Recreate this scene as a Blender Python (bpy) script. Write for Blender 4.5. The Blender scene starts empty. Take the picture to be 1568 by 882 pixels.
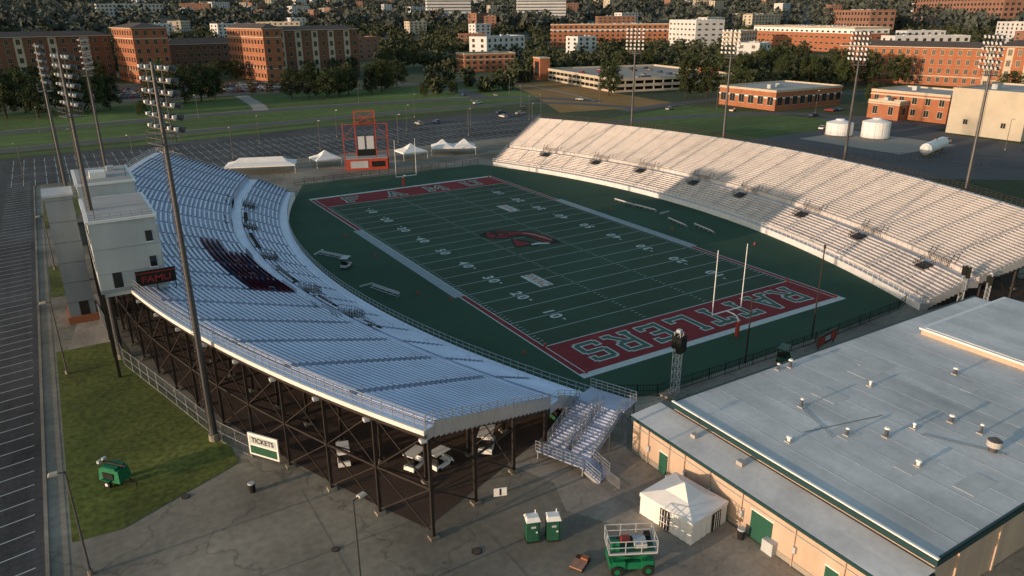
import bpy, math, random
import numpy as np
from mathutils import Vector, Matrix
random.seed(7); rng=np.random.default_rng(7)
scene=bpy.context.scene
V=Vector
# ---------------------------------------------------------------- materials
def mat(name,col,rough=.8,metal=0.,var=.15,scale=1.,col2=None,fine=0.,objrand=0.,spec=.3,big=None,stretch=None,cracks=None):
    m=bpy.data.materials.new(name); m.use_nodes=True; nt=m.node_tree; N=nt.nodes; L=nt.links
    b=N["Principled BSDF"]; b.inputs["Roughness"].default_value=rough; b.inputs["Metallic"].default_value=metal
    b.inputs["Specular IOR Level"].default_value=spec
    c=(col[0],col[1],col[2],1)
    geo=N.new("ShaderNodeNewGeometry"); pos=geo.outputs["Position"]
    n=N.new("ShaderNodeTexNoise"); n.inputs["Scale"].default_value=scale; n.inputs["Detail"].default_value=5; n.inputs["Roughness"].default_value=.65
    L.new(pos,n.inputs["Vector"])
    r=N.new("ShaderNodeValToRGB"); r.color_ramp.elements[0].position=.3; r.color_ramp.elements[1].position=.72
    if col2 is None:
        r.color_ramp.elements[0].color=tuple(x*(1-var) for x in col)+(1,); r.color_ramp.elements[1].color=tuple(min(1,x*(1+var)) for x in col)+(1,)
    else:
        r.color_ramp.elements[0].color=c; r.color_ramp.elements[1].color=tuple(col2)+(1,)
    L.new(n.outputs["Fac"],r.inputs["Fac"]); out=r.outputs["Color"]
    def mul(out,fac_out,lo,hi,a=.3,bb=.7):
        mr=N.new("ShaderNodeMapRange"); mr.inputs[1].default_value=a; mr.inputs[2].default_value=bb; mr.inputs[3].default_value=lo; mr.inputs[4].default_value=hi
        L.new(fac_out,mr.inputs[0])
        vm=N.new("ShaderNodeVectorMath"); vm.operation='SCALE'; L.new(out,vm.inputs[0]); L.new(mr.outputs[0],vm.inputs["Scale"]); return vm.outputs[0]
    if fine>0:
        n2=N.new("ShaderNodeTexNoise"); n2.inputs["Scale"].default_value=scale*14; n2.inputs["Detail"].default_value=3
        L.new(pos,n2.inputs["Vector"]); out=mul(out,n2.outputs["Fac"],1-fine,1+fine)
    if big:
        n3=N.new("ShaderNodeTexNoise"); n3.inputs["Scale"].default_value=big[0]; n3.inputs["Detail"].default_value=4; n3.inputs["Distortion"].default_value=1.0
        L.new(pos,n3.inputs["Vector"]); out=mul(out,n3.outputs["Fac"],1-big[1],1+big[1])
    if stretch: # streaks: (sx,sy,sz,amount)
        mp=N.new("ShaderNodeMapping"); mp.inputs["Scale"].default_value=stretch[:3]; L.new(pos,mp.inputs["Vector"])
        n5=N.new("ShaderNodeTexNoise"); n5.inputs["Scale"].default_value=1; n5.inputs["Detail"].default_value=4; L.new(mp.outputs[0],n5.inputs["Vector"]); out=mul(out,n5.outputs["Fac"],1-stretch[3],1+stretch[3],.35,.65)
    if cracks: # (scale, amount) thin irregular dark lines
        vo=N.new("ShaderNodeTexVoronoi"); vo.feature='DISTANCE_TO_EDGE'; vo.inputs["Scale"].default_value=cracks[0]
        nd=N.new("ShaderNodeTexNoise"); nd.inputs["Scale"].default_value=.4; nd.inputs["Detail"].default_value=4; L.new(pos,nd.inputs["Vector"])
        va=N.new("ShaderNodeVectorMath"); va.operation='MULTIPLY_ADD'; va.inputs[1].default_value=(5,5,0); L.new(nd.outputs["Color"],va.inputs[0]); L.new(pos,va.inputs[2]); L.new(va.outputs[0],vo.inputs["Vector"])
        out=mul(out,vo.outputs["Distance"],1-cracks[1],1.,0.0,.012)
    if objrand>0:
        oi=N.new("ShaderNodeObjectInfo"); mr=N.new("ShaderNodeMapRange"); mr.inputs[3].default_value=1-objrand; mr.inputs[4].default_value=1+objrand
        L.new(oi.outputs["Random"],mr.inputs[0]); vm=N.new("ShaderNodeVectorMath"); vm.operation='SCALE'; L.new(out,vm.inputs[0]); L.new(mr.outputs[0],vm.inputs["Scale"]); out=vm.outputs[0]
    L.new(out,b.inputs["Base Color"])
    return m
M={}
def D(k,*a,**kw): M[k]=mat(k,*a,**kw)
D('ground_grass',(.035,.055,.02),col2=(.06,.075,.03),scale=.03,fine=.25,rough=1,big=(.006,.3))
D('lawn',(.055,.08,.014),col2=(.12,.13,.032),scale=.12,fine=.4,rough=1,big=(.05,.45))
D('field_grass',(.055,.105,.02),col2=(.09,.135,.035),scale=.02,fine=.2,rough=1,big=(.012,.3),stretch=(.01,.16,.1,.18))
D('dry_sunlit_grass',(.22,.12,.035),col2=(.30,.18,.06),scale=.08,fine=.3,rough=1)  # dry grass, with warm sunlight put into the orange-brown
D('turf',(.030,.064,.040),col2=(.038,.077,.048),scale=.5,fine=.12,rough=.95,big=(.04,.16),stretch=(.02,.109,.1,.08))
D('turf_out',(.022,.062,.036),col2=(.027,.072,.042),scale=.5,fine=.1,rough=.95,big=(.05,.15))
D('red_turf',(.20,.024,.028),var=.12,scale=.5,fine=.1,rough=.95,big=(.2,.15))
D('white_line',(.47,.53,.51),var=.15,scale=2,rough=.9)
D('grey_line',(.26,.31,.34),var=.12,scale=1,rough=.9)
D('letter_green',(.06,.12,.085),var=.1,rough=.95)
D('logo_black',(.012,.014,.012),var=.1,rough=.95)
D('logo_orange',(.35,.2,.14),var=.2,scale=3,rough=.95)
D('asphalt',(.04,.042,.047),col2=(.07,.07,.073),scale=.15,fine=.2,rough=.9,big=(.03,.4),stretch=(.6,.03,.1,.18),cracks=(.08,.4))
D('road',(.075,.073,.078),col2=(.105,.102,.105),scale=.1,fine=.1,rough=.9)
D('concrete',(.16,.145,.115),col2=(.25,.225,.18),scale=.1,fine=.14,rough=.85,big=(.045,.38),stretch=(.05,.25,.1,.1),cracks=(.07,.35))
D('joint',(.13,.115,.095),var=.3,scale=.3,rough=.9)
D('apron',(.25,.22,.18),col2=(.34,.30,.25),scale=.15,fine=.12,rough=.85,big=(.12,.35),cracks=(.15,.3))
D('pale_concrete',(.27,.245,.21),col2=(.34,.31,.27),scale=.4,fine=.1,rough=.85)
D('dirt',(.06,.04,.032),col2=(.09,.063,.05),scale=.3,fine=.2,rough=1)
D('alu_bench',(.60,.67,.84),rough=.40,metal=.55,var=.08,scale=.25,big=(.05,.08))  # blue skylight on the shaded stand put into the aluminium colour
D('alu_tread',(.36,.41,.53),rough=.5,metal=.4,var=.14,scale=.3,big=(.07,.12))  # same skylight blue painted into the treads
D('alu_bench_suntint',(.72,.68,.67),rough=.5,metal=.2,var=.06,scale=.3,big=(.04,.06))  # sunlit copy of the bench aluminium, warm light put into the colour
D('alu_tread_suntint',(.56,.52,.50),rough=.6,metal=.1,var=.12,scale=.3,big=(.06,.1))  # sunlit copy of the tread aluminium, warmth painted in
D('alu_rail',(.42,.44,.47),rough=.45,metal=.6,var=.08)
D('white_wall',(.66,.66,.66),rough=.6,var=.1,scale=.5)
D('dark_steel',(.03,.024,.022),rough=.6,metal=.2,var=.3)
D('opening_shade',(.012,.012,.014),rough=.9,var=.1)  # near-black, painted in place of shade inside openings
D('seat_maroon',(.12,.02,.035),rough=.6,var=.3,scale=3)
D('seat_navy',(.03,.035,.09),rough=.6,var=.3,scale=3)
D('brick',(.29,.105,.055),col2=(.37,.15,.08),scale=.3,fine=.1,rough=.9)
D('brick_dark',(.16,.078,.05),col2=(.21,.105,.065),scale=.3,fine=.1,rough=.9)
D('brick_haze',(.25,.13,.095),var=.15,scale=.05,rough=.9)  # greyer copy of the brick, distance haze put into the colour
D('cream',(.48,.42,.33),var=.1,scale=.3)
D('beige',(.46,.41,.33),var=.08,scale=.2,big=(.1,.06))
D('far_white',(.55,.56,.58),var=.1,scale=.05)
D('glass',(.02,.025,.03),rough=.15,var=.3,scale=.5,spec=.6)
D('glass_haze',(.12,.14,.16),rough=.4,var=.2,scale=.05)  # paler copy of the glass, distance haze put into the colour
D('roof_dark',(.09,.07,.062),var=.2,scale=.3)
D('roof_light',(.42,.41,.40),col2=(.30,.29,.28),scale=.15,rough=.8)
D('gym_roof',(.47,.485,.485),col2=(.60,.61,.605),scale=.13,fine=.06,rough=.7,big=(.06,.25),stretch=(.45,.06,.1,.1),cracks=None)
D('roof_seam',(.42,.44,.45),var=.2,scale=.3,rough=.8)
D('roof_patch',(.50,.51,.50),var=.12,scale=.5,rough=.8)
D('gym_wall',(.45,.335,.255),col2=(.52,.40,.31),scale=.3,rough=.85,stretch=(.7,.7,.08,.08))
D('teal',(.012,.045,.052),rough=.5,var=.15)
D('door_green',(.02,.09,.06),rough=.5,var=.1)
D('pb_wall',(.42,.45,.47),rough=.7,var=.06,scale=.3,stretch=(.6,.6,.08,.07))
D('tower_wall',(.22,.26,.30),rough=.7,var=.08,scale=.3,stretch=(.6,.6,.08,.08))
D('white_paint',(.75,.75,.74),rough=.6,var=.06)
D('canvas',(.76,.75,.73),rough=.8,var=.07,scale=.6)
D('green_paint',(.01,.15,.07),rough=.45,var=.2,scale=2)
D('green_potty',(.015,.08,.045),rough=.5,var=.15,scale=2)
D('rubber',(.015,.015,.015),rough=.9,var=.1)
D('orange_red',(.42,.06,.035),rough=.6,var=.15)
D('pole_steel',(.10,.10,.105),rough=.5,metal=.5,var=.1)
D('lamp_glass',(.65,.65,.66),rough=.25,var=.08)
D('bark',(.05,.035,.025),rough=1,var=.3,scale=2)
D('leaf',(.028,.045,.014),col2=(.062,.078,.026),scale=.35,fine=.3,rough=.8,objrand=.3)
D('leaf_shade',(.015,.026,.009),var=.2,rough=1)  # darker leaf copy, crown shade painted into the colour
D('leaf_autumn',(.20,.10,.02),col2=(.13,.1,.03),scale=.35,fine=.3,rough=.8,objrand=.3)
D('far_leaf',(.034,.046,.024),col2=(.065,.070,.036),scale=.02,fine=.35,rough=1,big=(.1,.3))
D('far_leaf_haze',(.055,.068,.058),col2=(.088,.098,.085),scale=.008,fine=.35,rough=1,big=(.03,.3))  # paler and bluer leaves, distance haze put into the colour
D('hill_haze',(.05,.062,.052),col2=(.08,.09,.08),scale=.004,fine=.3,rough=1)  # pale bluish green, haze painted into the hills
D('black_net',(.01,.01,.012),rough=.8,var=.1)
for i,c in enumerate([(.6,.6,.6),(.03,.03,.035),(.25,.26,.28),(.3,.02,.02),(.03,.06,.15),(.42,.4,.36)]): D('car%d'%i,c,rough=.3,var=.04,spec=.6)
# ---------------------------------------------------------------- mesh builder
class MB:
    def __init__(s): s.v=[]; s.f=[]; s.m=[]; s.mats=[]
    def mi(s,k):
        if k not in s.mats: s.mats.append(k)
        return s.mats.index(k)
    def face(s,pts,k):
        n=len(s.v); s.v+= [tuple(p) for p in pts]; s.f.append(tuple(range(n,n+len(pts)))); s.m.append(s.mi(k))
    def hexa(s,b,t,k,bottom=True):
        s.face(t,k)
        if bottom: s.face(b[::-1],k)
        for i in range(4):
            j=(i+1)%4; s.face([b[i],b[j],t[j],t[i]],k)
    def box(s,x0,x1,y0,y1,z0,z1,k,ang=0,o=(0,0)):
        c,sn=math.cos(ang),math.sin(ang)
        P=[(x0,y0),(x1,y0),(x1,y1),(x0,y1)]
        P=[(o[0]+x*c-y*sn,o[1]+x*sn+y*c) for x,y in P]
        s.hexa([(x,y,z0) for x,y in P],[(x,y,z1) for x,y in P],k)
    def beam(s,a,b,w,k,w2=None):
        a=V(a);b=V(b); d=(b-a)
        if d.length<1e-6: return
        d.normalize(); up=V((0,0,1)) if abs(d.z)<.95 else V((1,0,0))
        r=d.cross(up).normalized(); u=r.cross(d); w2=w if w2 is None else w2
        B=[a+(r*x+u*y)*w*.5 for x,y in((-1,-1),(1,-1),(1,1),(-1,1))]; T=[b+(r*x+u*y)*w2*.5 for x,y in((-1,-1),(1,-1),(1,1),(-1,1))]
        s.hexa(B,T,k)
    def cyl(s,a,b,r1,r2,k,n=10,caps=True):
        a=V(a);b=V(b); d=(b-a).normalized(); up=V((0,0,1)) if abs(d.z)<.95 else V((1,0,0))
        r=d.cross(up).normalized(); u=r.cross(d)
        A=[a+(r*math.cos(2*math.pi*i/n)+u*math.sin(2*math.pi*i/n))*r1 for i in range(n)]
        B=[b+(r*math.cos(2*math.pi*i/n)+u*math.sin(2*math.pi*i/n))*r2 for i in range(n)]
        for i in range(n):
            j=(i+1)%n; s.face([A[i],A[j],B[j],B[i]],k)
        if caps: s.face(A[::-1],k); s.face(B,k)
    def poly(s,pts,z,k): s.face([(x,y,z) for x,y in pts],k)
    def obj(s,name,loc=None,rot=0):
        me=bpy.data.meshes.new(name); me.from_pydata(s.v,[],s.f); 
        for k in s.mats: me.materials.append(M[k])
        me.polygons.foreach_set('material_index',s.m); me.update()
        o=bpy.data.objects.new(name,me); bpy.context.collection.objects.link(o)
        if loc: o.location=loc
        o.rotation_euler[2]=rot
        return o
def inst(name,src,loc,rot=0,sc=1):
    o=bpy.data.objects.new(name,src.data); bpy.context.collection.objects.link(o); o.location=loc; o.rotation_euler[2]=rot
    o.scale=(sc,sc,sc) if not isinstance(sc,tuple) else sc
    return o
def rail(mb,pts,h,k,sp=2.,w=.06,mids=(.5,),pw=None):
    pts=[V(p) for p in pts]
    for a,b in zip(pts[:-1],pts[1:]):
        L=(b-a).length; n=max(1,round(L/sp))
        for f in (1.,)+tuple(mids): mb.beam(a+V((0,0,h*f)),b+V((0,0,h*f)),w,k)
        for i in range(n): 
            p=a.lerp(b,i/n); mb.beam(p,p+V((0,0,h)),pw or w,k)
    mb.beam(pts[-1],pts[-1]+V((0,0,h)),pw or w,k)
cam0=np.array([-75.74,-121.3])
def terr(x,y):
    r=math.hypot(x-cam0[0],y-cam0[1]); a=math.atan2(x-cam0[0],y-cam0[1])
    if r<1100: return 0.
    h=(r-1100)*.033*(1+.10*math.sin(a*9+1)+.07*math.sin(a*23+r*.002))+5*math.sin(r*.004+a*5)*min(1,(r-1100)/600)
    return max(0,min(h,175))
# ---------------------------------------------------------------- ground
mb=MB(); S=9000
mb.face([(-S,-S,0),(S,-S,0),(S,S,0),(-S,S,0)],'ground_grass'); mb.obj('ground')
mb=MB(); mb.poly([(-82.5,-180),(110,-180),(110,60),(95,92),(70,112),(-82.5,112)],.01,'concrete'); mb.obj('plaza_pavement')
mb=MB()
mb.poly([(-43.5,-66),(-41.0,-72),(-42.5,-76),(-40,-80),(-41.5,-86),(-39,-93),(-31.3,-96),(-31.3,-71),(-27,-66),(-34,-65)],.02,'apron'); mb.poly([(-74,-25),(-79.5,-12),(-76,10),(-74.3,10)],.02,'apron')
for x0_,y0_,x1_,y1_ in((-62,-130,-62,-60),(-50,-130,-50,-75),(-81,-70,-47,-70),(-81,-92,-42,-92)):
    if x0_==x1_: mb.poly([(x0_,y0_),(x0_+.05,y0_),(x0_+.05,y1_),(x0_,y1_)],.026,'joint')
    else: mb.poly([(x0_,y0_),(x1_,y0_),(x1_,y0_+.05),(x0_,y0_+.05)],.029,'joint')
mb.obj('concrete_apron')
mb=MB(); mb.poly([(-190,-180),(-82.9,-180),(-82.9,112.2),(96,112.2),(112,150),(104,178),(20,176),(-50,166),(-190,152)],.012,'asphalt')
mb.obj('parking_lot')
mb=MB()
mb.box(-82.9,-82.6,-180,112,0,.14,'concrete'); mb.box(-82.6,-81.2,-130,60,.0,.03,'concrete'); mb.obj('kerb')
mb=MB()
for i in range(90):
    y=-125+i*2.7
    mb.poly([(-89,y),(-83.6,y+1.0),(-83.6,y+1.12),(-89,y+.12)],.018,'white_line')
    mb.poly([(-101.5,y),(-96.1,y+1.0),(-96.1,y+1.12),(-101.5,y+.12)],.018,'white_line')
    mb.poly([(-107,y+1),(-101.6,y),(-101.6,y+.12),(-107,y+1.12)],.018,'white_line')
for r,y in enumerate([117,129,141,153]):
    for i in range(68):
        x=-88+i*2.75
        if x>95: continue
        mb.poly([(x,y-4.8),(x+.12,y-4.8),(x+.12,y+4.8),(x,y+4.8)],.018,'white_line')
    mb.poly([(-88,y-.06),(-88,y+.06),(95,y+.06),(95,y-.06)],.021,'white_line')
mb.obj('parking_lot_markings')
mb=MB()
mb.poly([(-80.9,-12.3),(-80.9,-57.2),(-77,-57.5),(-66,-52.3),(-66,-48),(-68.5,-37),(-71.9,-24),(-73.2,-12.3)],.05,'lawn')
mb.poly([(-81,30),(-81,12),(-77.5,12),(-77.5,30)],.05,'lawn')
mb.poly([(-81,90),(-81,60),(-76.5,60),(-70,90)],.05,'lawn')
mb.obj('lawn')
mb=MB(); mb.poly([(-190,165),(-50,180),(20,190),(110,196),(150,215),(170,300),(120,335),(-190,290)],.014,'field_grass')
mb.poly([(-190,154),(-50,168),(20,178),(60,180),(60,186),(20,185),(-50,175),(-190,161)],.018,'field_grass'); mb.obj('grass_field')
mb=MB(); mb.poly([(122,160),(190,150),(198,214),(214,300),(180,300),(150,222)],.022,'dry_sunlit_grass'); mb.poly([(88,60),(200,60),(198,110),(190,148),(112,128),(92,100)],.018,'field_grass'); mb.obj('hillside_grass')
def ribbon(mb,pts,w,z,k):
    pts=[V((p[0],p[1],0)) for p in pts]; l=[];r=[]
    for i,p in enumerate(pts):
        d=(pts[min(i+1,len(pts)-1)]-pts[max(i-1,0)]).normalized(); n=V((-d.y,d.x,0)); l.append(p+n*w/2); r.append(p-n*w/2)
    for i in range(len(pts)-1): mb.face([(r[i].x,r[i].y,z),(r[i+1].x,r[i+1].y,z),(l[i+1].x,l[i+1].y,z),(l[i].x,l[i].y,z)],k)
def smooth(pts,n=6):
    out=[]
    P=[V((p[0],p[1])) for p in pts]; P=[P[0]]+P+[P[-1]]
    for i in range(1,len(P)-2):
        for j in range(n):
            t=j/n; a,b,c,d=P[i-1],P[i],P[i+1],P[i+2]
            out.append(.5*((2*b)+(-a+c)*t+(2*a-5*b+4*c-d)*t*t+(-a+3*b-3*c+d)*t**3))
    out.append(P[-2]); return out
mb=MB()
ribbon(mb,smooth([(-250,165),(-92,181),(0,196),(98,205),(140,195),(165,150)]),8,.026,'road')
ribbon(mb,smooth([(-250,215),(-93,229),(-20,241),(62,243),(124,235),(150,215),(165,185)]),9,.030,'road')
ribbon(mb,smooth([(124,235),(132,280),(128,327),(120,400),(150,520)]),10,.034,'road')
ribbon(mb,smooth([(-250,300),(-90,325),(0,330),(128,327),(200,345),(320,330)]),9,.038,'road')
ribbon(mb,smooth([(110,120),(150,120),(205,100),(212,60),(196,20),(180,-20),(175,-80)]),9,.026,'road')
ribbon(mb,smooth([(150,150),(240,160),(300,140),(420,60)]),9,.032,'road')
mb.obj('road')
mb=MB()
ribbon(mb,smooth([(18,322),(14,270),(10,246)]),7,.043,'pale_concrete'); ribbon(mb,[(-250,170.5),(-92,186.6),(0,201.5),(98,210.5)],.5,.034,'pale_concrete')
ribbon(mb,smooth([(-92,236),(-20,247.5),(62,249.5),(120,243)]),1.2,.042,'pale_concrete'); ribbon(mb,smooth([(165,190),(175,230),(185,300)]),1.6,.04,'pale_concrete'); mb.obj('footpath')
mb=MB(); mb.poly([(-60,338),(90,338),(90,405),(-15,440),(-60,440)],.03,'asphalt'); mb.obj('car_park')
mb=MB(); mb.poly([(96,8),(160,-40),(205,-40),(202,8),(205,36),(225,40),(224,78),(190,84),(150,60),(110,60)],.016,'road'); mb.poly([(150,14),(182,14),(182,52),(150,52)],.04,'pale_concrete'); mb.obj('service_yard')
# ---------------------------------------------------------------- field
FL=lambda y:-41.4+.0035*(y+3)**2
FR=lambda y:46.6-.0033*(y-5)**2
mb=MB()
pts=[(FL(-58)+1.5,-60.5),(-21,-63.8),(28,-62.9),(32.5,-61.5)]+[(FR(y)-.0,y) for y in np.linspace(-59,68,20)]+[(31,72),(-22,73)]+[(FL(y),y) for y in np.linspace(58,-58,20)]
mb.poly(pts,.03,'turf_out'); mb.obj('turf_surround')
mb=MB()
Yd=.9144; W=24.38; Lh=54.86; G=45.72
def R(x0,x1,y0,y1,z,k): mb.poly([(x0,y0),(x1,y0),(x1,y1),(x0,y1)],z,k)
R(-W,W,-G,G,.036,'turf')
R(-W,W,-Lh,-G,.036,'red_turf'); R(-W,W,G,Lh,.036,'red_turf')
b=1.2
for s in(-1,1):
    R(-W-b,W+b,min(s*Lh,s*(Lh+b)),max(s*Lh,s*(Lh+b)),.036,'white_line')
    for (a,c,k) in((-Lh,-22.9,'red_turf'),(22.9,Lh,'red_turf')):
        x0,x1=sorted((s*(W+.15),s*(W+b-.2))); R(x0,x1,a,c,.036,k)
        x0,x1=sorted((s*(W+b-.2),s*(W+b))); R(x0,x1,a,c,.036,'white_line')
    x0,x1=sorted((s*W,s*(W+.15))); R(x0,x1,-Lh,Lh,.036,'white_line')
    x0,x1=sorted((s*(W+.15),s*(W+2.0))); R(x0,x1,-22.9,22.9,.036,'grey_line')
    R(-W,W,s*G-.1,s*G+.1,.041,'white_line')
for i in range(-9,10):
    y=i*5*Yd; w=.055
    R(-W,W,y-w,y+w,.041,'white_line')
for i in range(-49,50):
    if i%5==0: continue
    y=i*Yd
    for x in(-W+.6,-6.1,6.1,W-.6): R(x-.3,x+.3,y-.05,y+.05,.041,'white_line')
_tc={}
def textgeo(s):
    if s in _tc: return _tc[s]
    c=bpy.data.curves.new('t','FONT'); c.body=s; c.size=1; c.align_x='CENTER'; c.align_y='CENTER'; c.offset=.03
    o=bpy.data.objects.new('t',c); bpy.context.collection.objects.link(o); dg=bpy.context.evaluated_depsgraph_get(); dg.update()
    me=bpy.data.meshes.new_from_object(o.evaluated_get(dg)); r=([v.co.copy() for v in me.vertices],[tuple(p.vertices) for p in me.polygons])
    bpy.data.objects.remove(o); bpy.data.meshes.remove(me); _tc[s]=r; return r
def puttext(mb,s,o,right,up,sz,k,sx=1.):
    vs,fs=textgeo(s); o=V(o); right=V(right); up=V(up)
    for f in fs: mb.face([o+right*(vs[i].x*sz*sx)+up*(vs[i].y*sz) for i in f],k)
for i in range(-4,5):
    n=(5-abs(i))*10; y=i*10*Yd
    a,bb=str(n)[0],'0'
    for s in(-1,1):
        x=s*(W-8*Yd); up=(-s,0,0); right=(0,s,0)
        for ch,off in((a,-1.0),(bb,1.0)):
            puttext(mb,ch,(x,y+s*off,.043),right,up,2.7,'white_line',1.0)
        if n<50:
            sg=-1 if i<0 else 1
            ya=y+sg*2.3; xx=x-s*.5
            mb.face([(xx-.25,ya,.043),(xx+.25,ya,.043),(xx,ya+sg*.8,.043)],'white_line')
LET={'F':[((.6,0),(.6,6)),((.6,5.5),(4,5.5)),((.6,3.1),(3,3.1)),((-.1,.35),(1.5,.35))],
'A':[((.5,.2),(2,6)),((3.5,.2),(2,6)),((1.1,2),(2.9,2)),((-.3,.3),(1.3,.3)),((2.7,.3),(4.3,.3))],
'M':[((.5,0),(.5,6)),((4.1,0),(4.1,6)),((.5,5.6),(2.3,2.2)),((4.1,5.6),(2.3,2.2)),((-.2,.35),(1.2,.35)),((3.4,.35),(4.8,.35))],
'U':[((.6,1),(.6,6)),((3.6,1),(3.6,6)),((.4,.55),(3.8,.55)),((-.1,5.65),(1.4,5.65)),((2.8,5.65),(4.3,5.65))],
'R':[((.6,0),(.6,6)),((.6,5.5),(3.3,5.5)),((3.5,5.6),(3.5,3.1)),((.6,3),(3.4,3)),((1.9,3),(3.8,.1)),((-.1,.35),(1.4,.35)),((3.0,.35),(4.4,.35))],
'T':[((2,0),(2,6)),((.1,5.5),(3.9,5.5)),((.4,6),(.4,4.5)),((3.6,6),(3.6,4.5)),((1.2,.35),(2.8,.35))],
'L':[((.6,0),(.6,6)),((.6,.5),(3.9,.5)),((3.6,0),(3.6,1.7)),((-.1,5.65),(1.4,5.65))],
'E':[((.6,0),(.6,6)),((.6,5.5),(3.9,5.5)),((.6,3),(3,3)),((.6,.5),(3.9,.5)),((3.6,0),(3.6,1.5)),((3.6,6),(3.6,4.5))],
'S':[((.5,.5),(3.5,.5)),((3.5,.5),(3.5,3)),((.5,3),(3.5,3)),((.5,3),(.5,5.5)),((.5,5.5),(3.5,5.5)),((.5,.4),(.5,1.7)),((3.5,5.6),(3.5,4.4))]}
def letters(word,cx,cy,dirx,sx,sy,adv):
    n=len(word); z=.042
    for i,ch in enumerate(word):
        ox=(i-(n-1)/2)*adv-2*sx
        for lay,(wd,k) in enumerate(((1.2,'white_line'),(.74,'letter_green'))):
            for q,(a,c) in enumerate(LET[ch]):
                a2=V((a[0]*sx,(a[1]-3)*sy,0)); c2=V((c[0]*sx,(c[1]-3)*sy,0)); d=(c2-a2).normalized(); nn=V((-d.y,d.x,0))
                e=.22 if lay==0 else -.02
                a2=a2-d*e; c2=c2+d*e; P=[a2-nn*wd/2,c2-nn*wd/2,c2+nn*wd/2,a2+nn*wd/2]
                zz=z+lay*.012+q*.0012
                mb.face([(cx+dirx*(p.x+ox),cy+dirx*p.y,zz) for p in P],k)
letters('FAMU',0,(G+Lh)/2,1,1.05,.92,11)
letters('RATTLERS',0,-(G+Lh)/2,-1,.98,.98,5.55)
def aff(px,py): dx,dy=px-735,py-358; return (-5+.110*dx-.232*dy,7-.0717*dx-.388*dy)
def lg(pts,z,k): mb.face([(*aff(*p),z) for p in pts],k)
top=[(734,360),(744,355),(762,352.5),(780,354),(797,353.5),(815,355),(832,359),(845,364),(857,370)]
bot=[(734,363),(746,365),(760,367),(775,366),(786,363),(800,362),(814,365),(828,371),(842,374),(857,373)]
def strip(a,bm,z,k):
    n=20
    def smp(P,t):
        f=t*(len(P)-1); i=min(int(f),len(P)-2); f-=i; return (P[i][0]*(1-f)+P[i+1][0]*f,P[i][1]*(1-f)+P[i+1][1]*f)
    for i in range(n): lg([smp(bm,i/n),smp(bm,(i+1)/n),smp(a,(i+1)/n),smp(a,i/n)],z,k)
strip(top,bot,.043,'logo_black')
strip([(x+1,y+1.2) for x,y in top[1:-1]],[(x,y-1.6) for x,y in bot[1:-1]],.047,'red_turf')
strip([(782,366),(800,368),(815,371),(826,375)],[(788,379),(798,379),(808,377),(820,378)],.045,'logo_black')
strip([(785,367),(800,370),(813,373)],[(790,377),(798,377),(806,375)],.049,'red_turf')
strip([(770,361),(790,359),(812,361),(835,367),(852,371)],[(770,362.5),(790,360.5),(812,362.5),(835,368.7),(852,372)],.0535,'logo_black')
strip([(752,354.5),(758,354),(764,361),(760,366)],[(748,355.5),(754,356),(760,361),(757,366)],.0545,'logo_black')
strip([(800,356),(818,358),(834,363),(846,368)],[(801,357),(818,360),(832,365),(846,369)],.052,'logo_orange')
strip([(750,357),(765,355.5),(780,357)],[(750,359),(765,357.5),(780,359)],.051,'logo_black')
strip([(812,374),(824,372),(840,372)],[(814,375.5),(826,374),(840,373.5)],.053,'white_line')
for (x,y) in((10.8,22),(-10.8,-22.9)):
    R(x-1.3,x+1.3,y-3.2,y+3.2,.043,'white_line'); puttext(mb,'SWAC',(x,y,.05),(0,-1,0),(1,0,0),2.4,'logo_orange',.95)
mb.obj('football_field')
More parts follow.
